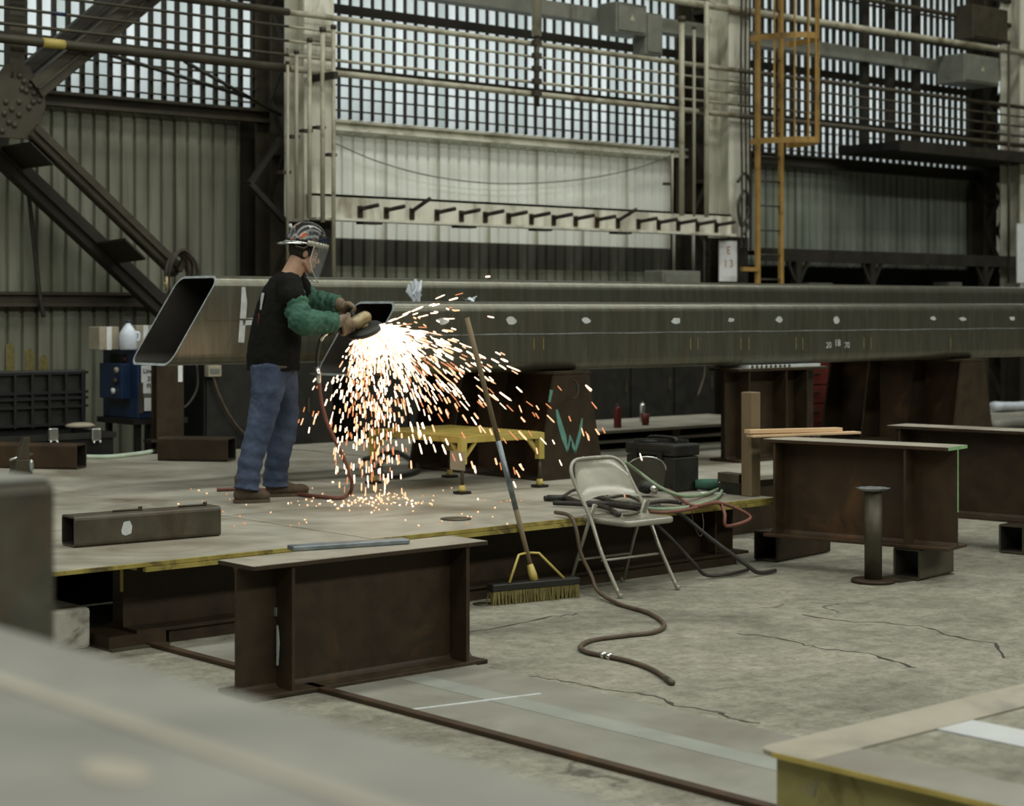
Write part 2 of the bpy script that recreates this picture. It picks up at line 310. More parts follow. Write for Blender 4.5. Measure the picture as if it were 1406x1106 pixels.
# ================================================================== the setting
WY = 16.0
fl = MB().box((-16, -16, -.25), (46, 16.25, 0)).build('floor', M['floor'], origin=(0,0,0)); struct(fl)
cl = MB().box((-16, -16, 13), (46, 16.25, 13.2)).build('ceiling', M['trussd'], origin=(0,0,13)); struct(cl)
for nm, lo, hi in (('wall_left', (-16.2, -16.2, 0), (-16, 16.2, 13)), ('wall_right', (46, -16.2, 0), (46.2, 16.2, 13)), ('wall_front', (-16.2, -16.2, 0), (46.2, -16, 13))):
    struct(MB().box(lo, hi).build(nm, M['soot']))
wall = thing('wall_back', (0, WY, 0), None, None); struct(wall)
MB().box((-16, WY + .02, 6.85), (46, WY + .2, 13)).build('upper_cladding', M['soot'], wall)
MB().box((-16, WY + .1, 0), (46, WY + .2, 3.72)).build('backing', M['trussd'], wall)
COLX = [4.4, 10.7, 17.0, 23.3, 29.6]
def sheet_mesh(name, h, pitch=.15, n=5, dep=.035):
    """one corrugated sheet, n ribs wide, local x from 0, z from 0"""
    prof = []
    for i in range(n):
        x = i * pitch; prof += [(x, 0), (x + pitch*.70, 0), (x + pitch*.78, dep), (x + pitch*.92, dep)]
    prof.append((n * pitch, 0)); b = MB(); k = len(prof)
    vs_ = [(x, y, 0) for x, y in prof] + [(x, y, h) for x, y in prof] + [(x, y + .012, 0) for x, y in prof] + [(x, y + .012, h) for x, y in prof]
    fs = []
    for i in range(k - 1): fs += [(i, i+1, k+i+1, k+i), (2*k+i+1, 2*k+i, 3*k+i, 3*k+i+1), (i+1, i, 2*k+i, 2*k+i+1), (k+i, k+i+1, 3*k+i+1, 3*k+i)]
    b.add(vs_, fs); me = bpy.data.meshes.new(name); me.from_pydata([tuple(p) for p in b.v], [], b.f); return me
def sheets(x0, x1, z0, z1, mt, name='siding_sheet'):
    me = sheet_mesh(name, z1 - z0); me.materials.append(mt); x = x0; i = 0
    while x < x1 - .3:
        o = bpy.data.objects.new(name, me); C.objects.link(o); o.parent = wall
        o.location = (x, (0, -.006)[i % 2] - .03, z0); o.rotation_euler[2] = 0; x += .748; i += 1
sheets(4.4, 10.6, 0, 1.86, M['sheetmetal']); sheets(4.4, 10.6, 1.86, 3.68, M['sheetmetal'])
sheets(10.8, 17.0, 2.5, 3.66, M['sheetwhite']); sheets(10.8, 17.0, 2.2, 2.5, M['soot']); sheets(10.8, 17.0, 0, 2.2, M['sheetmetal'])
sheets(17.0, 23.6, 2.3, 3.68, M['sheetgrey']); sheets(17.0, 23.6, 0, 2.3, M['soot']); sheets(23.6, 29.6, 0, 3.68, M['sheetwhite'])
for (xa, xb, z0, z1, mt, yy) in ((4.0, 10.7, 1.76, 1.9, 'truss', 15.86), (4.0, 10.7, 3.66, 3.80, 'truss', 15.84), (10.7, 17, 3.64, 3.76, 'colwhite', 15.84), (17, 29.6, 3.64, 3.80, 'trussd', 15.80)):
    g = MB(); g.box((xa, yy, z0), (xb, yy + .1, z0 + .03)); g.box((xa, yy + .04, z0 + .03), (xb, yy + .1, z1 - .03)); g.box((xa, yy, z1 - .03), (xb, yy + .1, z1)); g.build('girt', M[mt], wall)
for px_, y0_, y1_ in ((14, 470, 516), (41, 478, 516), (60, 486, 516)):
    a = ay(px_, y1_, 15.962); c_ = ay(px_, y0_, 15.962); pb_ = MB(); pb_.prism([(a.x - .045, 15.962, a.z), (a.x + .045, 15.962, a.z), (a.x + .045, 15.962, c_.z - .05), (a.x + .01, 15.962, c_.z), (a.x - .045, 15.962, c_.z - .02)], (0, .006, 0)); pb_.build('paint_patch', M['bristle'], wall)
# translucent glazing: one strip per pane, dark ribs between, dark bars in front for outside girts and their shadows
PW = .15
def pane_mesh():
    b = MB(); h = 3.05; prof = [(0, 0), (.05, -.016), (.10, -.016), (.15, 0)]; k = 4
    b.add([(x, y, 0) for x, y in prof] + [(x, y, h) for x, y in prof], [(i, i+1, k+i+1, k+i) for i in range(3)])
    me = bpy.data.meshes.new('pane'); me.from_pydata([tuple(p) for p in b.v], [], b.f); me.materials.append(M['pane']); return me
PM = pane_mesh()
RMS = []
for rw in (.020, .007, .022):
    rm_ = MB().box((-rw, -.02, 0), (rw, .03, 3.05)); RM = bpy.data.meshes.new('rib'); RM.from_pydata([tuple(p) for p in rm_.v], [], rm_.f); RM.materials.append(M['trussd']); RMS.append(RM)
for wi, (xa, xb) in enumerate(((5.0, 10.75), (10.75, 17.05), (17.05, 25.05))):
    wn = thing('window_%d' % (wi + 1), (xa, WY, 3.78), None, None); struct(wn)
    x = 0
    while x < xb - xa - .02:
        for me, nm in ((PM, 'pane'), (RMS[wi], 'rib')):
            o = bpy.data.objects.new(nm, me); C.objects.link(o); o.parent = wn; o.location = (x, 0 if nm == 'pane' else -.03, 0)
        x += PW
    for z, t, mt in ((3.865, .015, 'truss'), (4.0, .015, 'truss'), (4.135, .017, 'truss'), (4.3, .05, 'truss'), (4.95, .10, 'trussd'), (5.35, .025, 'trussd'), (5.62, .08, 'trussd'), (6.0, .03, 'trussd'), (6.4, .1, 'trussd')):
        MB().box((xa, WY - .09, z - t/2), (xb, WY - .055, z + t/2)).build('girt_shadow_bar', M[mt], wn)
# ------------------------------------------------------------------ laced columns
def wsec(b, x, y, z0, z1, wx, wy, t=.025, webx=True, mi=0):
    """upright wide-flange leg; flanges face -Y/+Y"""
    b.box((x - wx/2, y - wy/2, z0), (x + wx/2, y - wy/2 + t, z1), mi); b.box((x - wx/2, y + wy/2 - t, z0), (x + wx/2, y + wy/2, z1), mi)
    b.box((x - t/2, y - wy/2 + t, z0), (x + t/2, y + wy/2 - t, z1), mi)
COLLAB = {10.7: 'laced steel column with pale painted leg, beside the riveted diagonal brace', 17.0: 'laced steel column with pale painted leg, behind the E 13 sign', 23.3: 'laced steel column at the end of the black overhead slab'}
for X in (10.7, 17.0, 23.3):
    cN = thing('laced_column', (X, 15.4, 0), COLLAB[X], 'column', 'columns along the back wall')
    b = MB(); wsec(b, X, 15.78, 0, 8, .30, .30); b.build('wall_leg', M['truss'], cN)
    zp = 2.62 if X < 20 else 1.9
    b = MB(); wsec(b, X, 15.18, 0, zp, .34, .34); b.build('leg_base', M['trussd'], cN)
    b = MB(); wsec(b, X, 15.18, zp, 8, .36, .35); b.build('painted_leg', M['colwhite'], cN)
    z = .5; k = 0
    while z < 7:
        for sx in (-.16, .16):
            p, q = ((15.35, 15.63) if k % 2 == 0 else (15.63, 15.35))
            MB().bar((X + sx, p, z), (X + sx, q, z + .48), .012, .06, (0, 1, 0)).build('lacing_bar', M['trussd'], cN)
        z += .48; k += 1
    for z in (1.2, 3.3, 5.4): MB().box((X - .17, 15.34, z), (X + .17, 15.64, z + .05)).build('batten', M['trussd'], cN)
# bay brace: wall-side struts near the first column
st_ = thing('knee_strut', ay(345, 250, 15.3), 'pair of dark angle struts meeting against the dark wall leg', 'strut')
for a, b_ in (((385, 190), (343, 252)), ((343, 252), (392, 305))):
    MB().bar(ay(*a, 15.3), ay(*b_, 15.3), .05, .06, (0, 1, 0)).build('strut_bar', M['trussd'], st_)
# ------------------------------------------------------------------ riveted mid-bay bracing
GX, GY = 7.6, 15.0
br = thing('riveted_brace', (GX, 15.3, 1.9), 'dark riveted diagonal bracing with a big gusset plate against the ribbed wall', 'brace')
def G(px, py, y=GY): return ay(px, py, y)
gp = [G(27, 86), G(40, 92), G(62, 126), G(63, 146), G(50, 192)]
gx = G(24, 92).x
poly = gp + [Vector((2*gx - p.x, p.y, p.z)) for p in gp[::-1]]
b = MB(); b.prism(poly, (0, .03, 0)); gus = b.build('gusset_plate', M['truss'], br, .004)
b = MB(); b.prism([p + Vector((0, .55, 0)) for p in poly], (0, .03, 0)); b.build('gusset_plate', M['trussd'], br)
for (px, py) in ((27, 104), (33, 112), (30, 122), (36, 125), (42, 118), (47, 128), (52, 122), (57, 130), (26, 140), (26, 158), (16, 150), (6, 156), (12, 168), (3, 180), (40, 148), (46, 140), (54, 138), (8, 140), (20, 172)):
    MB().ell(G(px, py), (.028, .02, .028), n=8, m=6).build('rivet', M['truss'], gus)
MB().box((gx - .07, 15.0, G(22, 92).z - .1), (gx + .07, 15.12, 7)).build('post', M['truss'], br)
def member(p0, p1, y, hh, mt, nm):
    a = G(*p0, y); c_ = G(*p1, y); d = (c_ - a).normalized(); up = Vector((0, 1, 0)).cross(d)
    b = MB(); b.bar(a, c_, .10, .02, up); b.bar(a + up * hh/2 + V(0, .04, 0), c_ + up * hh/2 + V(0, .04, 0), .1, .02, up); b.bar(a - up * hh/2 + V(0, .04, 0), c_ - up * hh/2 + V(0, .04, 0), .1, .02, up)
    b.bar(a + V(0, -.01, 0), c_ + V(0, -.01, 0), .02, hh, up); b.build(nm, M[mt], br)
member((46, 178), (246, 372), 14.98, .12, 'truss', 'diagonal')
member((-10, 200), (236, 432), 15.55, .18, 'trussd', 'diagonal')  # rear diagonals take the darker steel, their shade put into the colour
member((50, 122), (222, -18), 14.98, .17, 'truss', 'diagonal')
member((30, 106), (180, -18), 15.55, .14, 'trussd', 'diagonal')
for (pa, pb) in (((58, 212), (32, 226)), ((186, 343), (160, 348))):
    a = G(*pa, 14.98); b_ = G(pa[0] - 42, pa[1] + 6, 15.55)
    bb = MB(); d = (G(246, 372) - G(46, 178)).normalized(); bb.prism([a - d*.14, a + d*.14, b_ + d*.14, b_ - d*.14], (0, 0, .02)); bb.build('batten', M['trussd'], br)
for (a, c_) in (((150, 75), (343, 134)), ((253, 84), (386, 158))):
    o = MB().tube([ay(*a, 15.45), ay(*c_, 15.45)], .02, 6).build('tie_rod', M['trussd']); tag(o, 'dark tie rod sloping down %s' % ('from the riveted brace across the window panes' if a[0] < 200 else 'across the window panes to the pale column'), 'rod', 'tie rods by the first column')
# ------------------------------------------------------------------ rails and pipes along the wall
RY = 14.88
RAIL = ((4.64, .030), (4.50, .014), (4.36, .014), (4.22, .016), (4.09, .034))
XA, XB, XC, XD = 3.5, ax(398, 90, 1).x, 0, 0
xa_, xb_, xc_ = 4.0, ay(396, 90, RY).x, ay(1012, 100, RY).x
SEG = ((xa_, xb_, 'truss', 'dark', 'in front of the riveted brace'), (xb_, xc_, 'oldpaint', 'cream', 'above the peg beam'), (xc_, 26.0, 'truss', 'dark', 'behind the ochre ladder'))
NAMES = ('topmost of five', 'second from top of five', 'middle of five', 'fourth from top of five', 'lowest of five')
for si, (x0, x1, mt, cn, where) in enumerate(SEG):
    for k, (z, r) in enumerate(RAIL):
        if si == 0 and k in (0, 4): r *= 1.25
        o = MB().tube([(x0, RY, z), (x1, RY, z)], r, 8).build('wall_pipe', M[mt]); tag(o, '%s horizontal pipe, %s %s' % (cn, NAMES[k], where), 'pipe', 'wall pipes')
o = MB().tube([(ay(58, 60, RY - .002).x, RY, 4.09), (ay(88, 63, RY).x, RY, 4.09)], .0445, 8).build('pipe_tape', M['yellow']); tag(o, 'yellow tape band wrapped around the dark lowest wall pipe', 'tape')
o = MB().tube([(ay(72, 20, RY).x, RY, 4.36), (ay(90, 22, RY).x, RY, 4.36)], .018, 8).build('pipe_tape', M['blue']); tag(o, 'blue tape band on a dark thin wall pipe', 'tape')
b = thing('pipe_hanger', ay(737, 140, 14.83), 'pale vertical hanger carrying the five cream pipes', 'hanger')
p = ay(737, 140, 14.80); MB().tube([p + V(0, 0, .72), V(p.x, p.y, 7)], .055, 8).build('hanger_tube', M['oldpaint'], b); MB().tube([p + V(0, 0, -.05), p + V(0, 0, .72)], .03, 8).build('hanger_rod', M['truss'], b)
for z, r in RAIL: MB().box((p.x - .05, 14.77, z - .03), (p.x + .05, 14.83, z + .03)).build('clamp', M['truss'], b)
# high pipe, cable tray
o = MB().tube([(14.9, 14.95, 5.38), (26, 14.95, 5.46)], .045, 8).build('high_pipe', M['oldpaint']); tag(o, 'thick pale pipe running high above the cable tray', 'pipe')
for (y_, z_, n_) in ((15.3, 5.9, 'upper'), (15.3, 6.25, 'topmost')):
    o = MB().tube([(17.2, y_, z_), (26, y_, z_)], .035, 8).build('high_pipe', M['truss']); tag(o, 'dark %s pipe across the top of the glazing behind the ladder' % n_, 'pipe')
for (xa, xb, lab) in ((10.95, 16.75, 'grey cable tray across the glazing above the cream pipes'), (17.25, 23.05, 'grey cable tray across the glazing behind the ochre ladder')):
    tr = MB(); tr.box((xa, 15.3, 5.07), (xb, 15.5, 5.10)); tr.box((xa, 15.3, 5.10), (xb, 15.33, 5.24)); tr.box((xa, 15.47, 5.10), (xb, 15.5, 5.24))
    tag(tr.build('cable_tray', M['greybox']), lab, 'cable tray', 'cable trays')
def ebox(px0, px1, py0, py1, Y, dep, label, mk=True, bm_='greybox'):
    a = ay(px0, py1, Y); c_ = ay(px1, py0, Y); t = thing('electrical_box', ((a.x + c_.x)/2, Y, a.z), label, 'electrical box', 'grey electrical boxes')
    MB().box((a.x, Y, a.z), (c_.x, Y + dep, c_.z)).build('body', M[bm_], t, .01)
    MB().box((a.x + .03, Y - .015, a.z + .03), (c_.x - .03, Y, c_.z - .03)).build('cover', M[bm_], t, .006)
    if mk:
        m_ = (a + c_) / 2; MB().prism([(m_.x - .04, Y - .017, m_.z - .02), (m_.x + .04, Y - .017, m_.z - .02), (m_.x, Y - .017, m_.z + .05)], (0, .002, 0)).build('warning_mark', M['oldpaint'], t)
    return t
ebox(846, 888, 8, 44, 15.0, .3, 'grey electrical box mounted on the cable tray over the peg beam')
ebox(886, 910, 20, 74, 15.02, .2, 'tall narrow grey electrical box hanging under the cable tray', False)
ebox(1324, 1372, 80, 112, 14.7, .45, 'grey electrical box with a triangle mark beyond the hangers')
ebox(1336, 1384, 14, 52, 15.0, .3, 'tall dull duct box high up beside the far column', False, 'truss')
# risers by the columns
for (px, y0, y1, r, lab) in ((395, 88, 384, .022, 'thin brown riser pipe beside the dark wall leg'), (407, 74, 300, .026, 'brown riser pipe on the pale column face'), (425, 58, 300, .03, 'cream riser pipe on the middle of the pale column'),
        (443, 44, 305, .034, 'cream riser pipe at the edge of the pale column'), (458, 40, 384, .03, 'long cream riser pipe in front of the white siding'),
        (923, 210, 294, .02, 'short rusty riser above the peg beam end'), (936, 30, 296, .045, 'thick cream riser near the pale column by the E 13 sign'), (953, 40, 297, .025, 'thin grey riser near the pale column by the E 13 sign'), (970, 0, 298, .038, 'cream riser standing close to the pale column by the E 13 sign'),
        (1385, 60, 388, .03, 'dark riser in front of the far laced column')):
    yy = 14.78
    a = ay(px, y1, yy); c_ = ay(px, y0, yy); t = thing('riser_pipe', a, lab, 'pipe')
    r *= .72; MB().tube([a, c_], r, 8).build('pipe', M['oldpaint' if 'cream' in lab else 'truss' if px > 1300 else 'tanflange'], t)
    MB().tube([c_, c_ + V(0, 0, r * 2)], r * 1.4, 8).build('coupling', M['truss'], t)
    MB().obox(a + V(0, .06, (c_.z - a.z) * .5), (.1, .1, .03)).build('bracket', M['truss'], t)
o = MB().bar(ay(428, 108, 15.02), ay(461, 103, 14.6), .05, .07).build('bracket_arm', M['trussd']); tag(o, 'short dark bracket arm sticking out from the pale column', 'bracket')
for px_ in (1024, 1030, 1018):
    p0 = ay(px_, 0, 14.9); P_ = [V(p0.x + .01 * math.sin(k), 14.9, 7 - k * .5) for k in range(10)] + [V(p0.x, 14.9, 2.5)]
    tag(MB().tube(spline(P_, 3), .013, 6).build('hanging_cable', M['hose_k']), 'black cable hanging down beside the ochre ladder', 'cable', 'cables beside the ladder')
P_ = [ay(x, y, 14.85) for x, y in ((1013, 250), (1022, 238), (1030, 252), (1028, 290), (1018, 310), (1014, 280), (1024, 262), (1030, 300), (1022, 322))]
tag(MB().tube(spline(P_, 6), .02, 6).build('cable_bundle', M['hose_k']), 'tangled black cable bundle on the column beside the ladder', 'cable')
# peg beam
pb = thing('peg_beam', (14, 14.95, 2.62), 'stained cream channel beam with a row of projecting pegs', 'beam')
xa_ = ay(428, 290, 14.9).x; xb_ = ay(1004, 300, 14.9).x
b = MB(); b.box((xa_, 14.9, 2.62), (xb_, 14.93, 2.885)); b.box((xa_, 14.9, 2.86), (xb_, 15.0, 2.885)); b.box((xa_, 14.82, 2.62), (xb_, 15.0, 2.645)); b.build('channel', M['colwhite'], pb)
x0 = ay(494, 288, 14.9).x; x1 = ay(983, 308, 14.9).x
for i in range(17):
    x = x0 + (x1 - x0) * i / 16; up = .12 if i in (2, 11) else .03
    pg = MB().tube([(x, 14.9, 2.745), (x, 14.6, 2.745 + up)], .022, 8).build('peg', M['trussd'], pb)
    MB().box((x - .03, 14.885, 2.66), (x + .03, 14.9, 2.78)).build('peg_plate', M['rust'], pg)
for px_ in (510, 640, 745, 855): p = ay(px_, 304, 14.85); MB().box((p.x - .12, 14.82, 2.595), (p.x + .12, 14.95, 2.62)).build('splice_plate', M['trussd'], pb)
o = MB().tube(spline([ay(x, y, 15.8) for x, y in ((450, 192), (520, 222), (600, 243), (690, 252), (790, 247), (870, 232), (925, 212))], 6), .007, 6).build('swag_cable', M['greybox']); tag(o, 'thin cable sagging across the white siding', 'cable')
# E 13 sign on the second column, its neighbour on the third
def text_mesh(s, size, name, mt, parent, at, right, up, ext=.0015, align='CENTER'):
    cu = bpy.data.curves.new('t', 'FONT'); cu.body = s; cu.size = size; cu.align_x = align; cu.align_y = 'CENTER'; cu.extrude = ext
    to = bpy.data.objects.new('t', cu); C.objects.link(to); bpy.context.view_layer.update()
    me = bpy.data.meshes.new_from_object(to.evaluated_get(bpy.context.evaluated_depsgraph_get())); bpy.data.objects.remove(to, do_unlink=True)
    R = Vector(right).normalized(); U = Vector(up).normalized(); N_ = R.cross(U)
    off = WO[parent.name]
    for v in me.vertices: c_ = v.co.copy(); v.co = Vector(at) + R * c_.x + U * c_.y + N_ * c_.z - off
    me.materials.clear(); me.materials.append(mt); o = bpy.data.objects.new(name, me); C.objects.link(o); o.parent = parent; WO[o.name] = off; return o
def sign(px0, px1, py0, py1, Y, top, bot, label):
    a = ay(px0, py1, Y); c_ = ay(px1, py0, Y); t = thing('bay_sign', ((a.x + c_.x)/2, Y, a.z), label, 'sign', 'bay signs'); cx = (a.x + c_.x)/2; H = c_.z - a.z
    MB().box((a.x, Y, a.z), (c_.x, Y + .015, c_.z)).build('board', M['white'], t)
    if top: text_mesh(top, H * .27, 'lettering', M['redink'], t, (cx, Y - .003, a.z + H * .76), (1,0,0), (0,0,1))
    text_mesh(bot, H * .27, 'lettering', M['redink'], t, (cx, Y - .003, a.z + H * .43), (1,0,0), (0,0,1))
    return t
sign(988, 1012, 331, 386, 14.985, 'E', '1 3', 'white sign reading E 13 on the column above the long beams')
sign(1397, 1420, 308, 388, 14.98, '', '1', 'white sign with a red mark on the far laced column')
# ------------------------------------------------------------------ caged ladder
LY = 14.72
ld = thing('caged_ladder', ay(1056, 388, LY), 'tall ochre ladder with hooped safety cage fixed to the wall', 'ladder')
xl = ay(1041, 200, LY).x; xr = ay(1073, 200, LY).x; xm = (xl + xr)/2
for x in (xl, xr): MB().box((x - .03, LY - .012, 0.0), (x + .03, LY + .03, 7)).build('side_rail', M['ladder'], ld)
z = .3
while z < 7: MB().tube([(xl, LY, z), (xr, LY, z)], .011, 6).build('rung', M['truss' if z > 2 else 'ladder'], ld); z += .3
zh = [ay(1056, y, LY).z for y in (197, 57)]; zh.append(zh[1] + (zh[1] - zh[0])); rad = .36
def hp(a, z): return Vector((xm - rad * 1.0 * math.cos(a), LY - (.70) * math.sin(a), z))
for z in zh:
    pth = [Vector((xl - .09, LY, z))] + [hp(math.pi * i / 14, z) for i in range(15)] + [Vector((xr + .09, LY, z))]
    b = MB()
    for p, q in zip(pth, pth[1:]): b.bar(p, q, .012, .07)
    b.build('cage_hoop', M['ladder'], ld)
for a in (.16, .3, .42, .52, .62, .72, .84):
    p = hp(math.pi * a, zh[0]); MB().box((p.x - .012, p.y - .006, zh[0] - .02), (p.x + .012, p.y + .006, 7)).build('cage_strap', M['ladder'], ld)
MB().bar((xl - .3, LY, 2.22), (xl, LY, 2.22), .05, .05).build('stand_off', M['ladder'], ld)
# ------------------------------------------------------------------ third bay: slab, hangers, shelf
a = ay(1180, 206, 14.9)
sl = thing('overhead_slab', (21.5, 15, 3.82), 'black overhead platform slab hung from dark bars', 'platform')
MB().box((19.8, 14.7, 3.84), (24.4, 15.7, 3.95)).build('deck', M['black'], sl); MB().box((19.8, 14.66, 3.82), (24.4, 14.7, 3.97)).build('edge_angle', M['trussd'], sl)
for px_ in (1185, 1220, 1257):
    p = ay(px_, 100, 15.45); MB().box((p.x - .06, 15.4, 3.95), (p.x + .06, 15.48, 7)).build('hanger_bar', M['trussd'], sl)
a = ay(1090, 350, 15.2)
sf = thing('storage_rack', (20.5, 15.3, 0), 'dark steel rack under the grey siding beyond the ladder', 'rack')
MB().box((17.4, 15.0, 2.34), (24.0, 15.06, 2.5)).build('front_beam', M['trussd'], sf); MB().box((17.4, 15.06, 2.44), (24.0, 15.8, 2.47)).build('shelf', M['black'], sf)
MB().box((17.4, 15.7, .0), (24.0, 15.78, 2.3)).build('back_panel', M['black'], sf)
for px_ in (1095, 1197, 1352):
    p = ay(px_, 380, 15.03); lg = MB().box((p.x - .05, 15.0, 0), (p.x + .05, 15.1, 2.34)).build('leg', M['trussd'], sf)
    for s_ in (-1, 1): MB().bar((p.x + s_ * .05, 15.03, 2.1), (p.x + s_ * .2, 15.03, 2.34), .03, .04).build('gusset', M['trussd'], lg)
for px_, w_, h_ in ((1120, .5, .16), (1206, .2, .12), (1305, .3, .2)):
    p = ay(px_, 386, 15.3); tag(MB().box((p.x - w_/2, 15.2, 1.86), (p.x + w_/2, 15.5, 1.92 + h_)).build('stored_part', M['greybox'], bevel=.02), 'small grey part lying on the dark rack', 'part', 'parts on the rack')
tag(MB().box((17.6, 15.12, 1.82), (23.8, 15.68, 1.86)).build('rack_board', M['trussd']), 'dark board shelf inside the steel rack', 'shelf')
jb = ebox(910, 962, 372, 392, 14.6, .3, 'low grey electrical box between the long beams and the peg beam', False)
for px_ in (925, 952):
    p = ay(px_, 372, 14.75); tag(MB().tube([p, V(p.x, p.y, 2.62)], .02, 8).build('conduit', M['greybox']), 'grey conduit rising from the low electrical box', 'conduit', 'conduits of the low box')
# ================================================================== big steel
ZP = .45
def ribbon(b, pts, nrm, widths, thick=.003, mi=0):
    """flat painted stroke on a face with outward normal nrm"""
    P = [Vector(p) for p in pts]; n = Vector(nrm).normalized(); k = len(P); W = widths if isinstance(widths, list) else [widths] * k; vs_ = []
    for i in range(k):
        t = (P[min(i+1, k-1)] - P[max(i-1, 0)]).normalized(); s_ = n.cross(t).normalized() * W[i] / 2
        vs_ += [P[i] - s_ + n * thick, P[i] + s_ + n * thick, P[i] - s_ , P[i] + s_]
    fs = []
    for i in range(k - 1):
        a = 4*i; c_ = a + 4; fs += [(a, a+1, c_+1, c_), (a, c_, c_+2, a+2), (a+1, a+3, c_+3, c_+1)]
    fs += [(0, 2, 3, 1), (4*k-4, 4*k-3, 4*k-1, 4*k-2)]
    b.add(vs_, fs, mi); return b
def ibeam(name, L, h, wf, tf, tw, stiff, label, cat, loc, ang, mt='rust', top='flangetop', group=None, endmat=None):
    t = thing(name, (0,0,0), label, cat, group); t_ = t
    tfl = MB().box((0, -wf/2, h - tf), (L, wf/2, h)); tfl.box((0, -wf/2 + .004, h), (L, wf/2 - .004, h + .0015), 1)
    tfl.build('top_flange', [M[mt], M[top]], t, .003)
    MB().box((0, -wf/2, 0), (L, wf/2, tf)).build('bottom_flange', M[mt], t, .003)
    b = MB(); b.box((0, -tw/2, tf), (L, tw/2, h - tf)); r = .02
    for sy in (-1, 1):
        for (zz, dz) in ((h - tf, -1), (tf, 1)):
            pr = [(0, sy*tw/2, zz), (0, sy*(tw/2 + r), zz), (0, sy*(tw/2 + r*.4), zz + dz*r*.4), (0, sy*tw/2, zz + dz*r)]; b.prism(pr, (L, 0, 0))
    b.build('web', M[mt], t)
    for x in stiff:
        for sy in (-1, 1):
            MB().box((x - .008, sy*tw/2, tf), (x + .008, sy*(wf/2 - .012), h - tf)).build('stiffener', M[mt], t)
    if endmat:
        e = MB(); e.box((-.003, -tw/2, tf + h*.33), (0, tw/2, h - tf)); e.box((-.003, -wf/2, h - tf), (0, wf/2, h)); e.build('painted_end', M[endmat], t)
    t.location = loc; t.rotation_euler[2] = ang; return t
# foreground beam stub
bm1 = ibeam('steel_beam', 1.36, .595, .29, .018, .014, (.22, 1.24), 'short rusty I-beam standing on the floor with a flat bar on top', 'steel beam', (4.49, 6.935, .004), 0)
a = ay(372, 850, 6.85)
bb = MB(); ribbon(bb, [(.205, -.03, .12), (.205, -.035, .22), (.205, -.03, .30)], (-1, 0, 0), [.012, .02, .01]); bb.add([], []); o = MB()
WO[bm1.name] = Vector((0,0,0)); bb.build('chalk_mark', M['chalk'], bm1)
sm_ = MB(); sm_.obox((.204, -.012, .36), (.008, .02, .04)); sm_.build('weld_spatter', M['cutedge'], bm1)
MB().box((4.60, 6.80, 0), (4.80, 7.05, .004)).build('shim', M['black']); tag(bpy.data.objects['shim'], 'thin black shim under the chalk-marked end of the short I-beam', 'shim', 'shims under the short I-beam')
s2 = MB().box((5.62, 6.80, 0), (5.86, 7.05, .004)).build('shim', M['black']); tag(s2, 'thin black shim under the plain end of the short I-beam', 'shim', 'shims under the short I-beam')
# flat bar on it
pA = az(402, 758, .60); pB = az(567, 747, .60)
fb = MB(); fb.bar(pA + V(.02, .05, .0135), pB + V(0, .05, .0135), .085, .022); tag(fb.build('flat_bar', M['barsteel'], bevel=.004), 'grey flat steel bar lying on the short I-beam', 'steel bar')
# right-hand beams (run away from the wall)
bm2 = ibeam('steel_beam', 1.32, .655, .30, .02, .014, (.30, 1.24), 'rusty I-beam with a green painted end resting on square tubes', 'steel beam', (9.86, 6.86, .205), math.radians(102), 'rust2', 'flangetop', None, 'greenpaint')
bm3 = ibeam('steel_beam', 2.6, .655, .30, .02, .014, (2.5,), 'rusty I-beam lying behind the green-ended beam', 'steel beam', (11.75, 5.9, .205), math.radians(98), 'rust', 'flangetop')
# ------------------------------------------------------------------ square tubes
def sqtube(name, w, h, L, t, r, label, loc, ang, mt='mill', group=None, x0=0):
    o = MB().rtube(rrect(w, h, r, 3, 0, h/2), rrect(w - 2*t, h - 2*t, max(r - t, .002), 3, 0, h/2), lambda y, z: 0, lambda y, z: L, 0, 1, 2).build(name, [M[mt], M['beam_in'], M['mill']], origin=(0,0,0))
    o.location = loc; o.rotation_euler[2] = ang; return tag(o, label, 'steel tube', group)
GT = 'loose square tubes'
pA = az(104, 752, ZP); pB = az(307, 737, ZP)
ang = math.atan2(pB.y - pA.y, pB.x - pA.x) + math.radians(4)
tA = sqtube('square_tube', .17, .168, (pB - pA).length + .02, .012, .022, 'square steel tube with a white chalk patch lying on the platform edge', pA + V(.0, .085, 0), ang)
u = V(math.cos(ang), math.sin(ang), 0); n_ = V(math.sin(ang), -math.cos(ang), 0); WO[tA.name] = V(0,0,0)
b = MB(); c0 = V(.30, -.085, .085)
b.prism([c0 + V(x, 0, z) for x, z in ((-.03,-.01),(-.015,.035),(.02,.04),(.035,.01),(.03,-.03),(-.005,-.04),(-.025,-.03))], (0, -.002, 0)); b.build('chalk_patch', M['chalk'], tA)
for (xx, L_) in ((.26, .17), (.66, .17)):
    q = pA + u * xx + V(0, .085, .174); e = q + u * L_ + n_ * .01
    tag(MB().tube([q, q + u * (L_ * .85), e, e + V(0, 0, .012), e - u * .02 + V(0, 0, .012)], .006, 6).build('steel_pin', M['mill']), 'thin steel pin lying on top of the square tube', 'pin', 'pins on the square tube')
p = az(100, 643, ZP); sqtube('square_tube', .20, .20, .75, .014, .02, 'rust-topped square tube lying in front of the black crate', p + V(.05, -.05, 0), math.radians(128), 'rust2', GT)
p = az(313, 633, ZP); sqtube('square_tube', .22, .20, .62, .014, .02, 'dark square tube lying by the welding machine post', p + V(.05, .02, 0), math.radians(128), 'rust', GT)
sqtube('square_tube', .19, .195, .46, .014, .012, 'weathered square tube under the green-ended beam', az(1258, 797, 0) + V(-.02, .06, .008), math.radians(8), 'tanflange' if False else 'mill', GT)
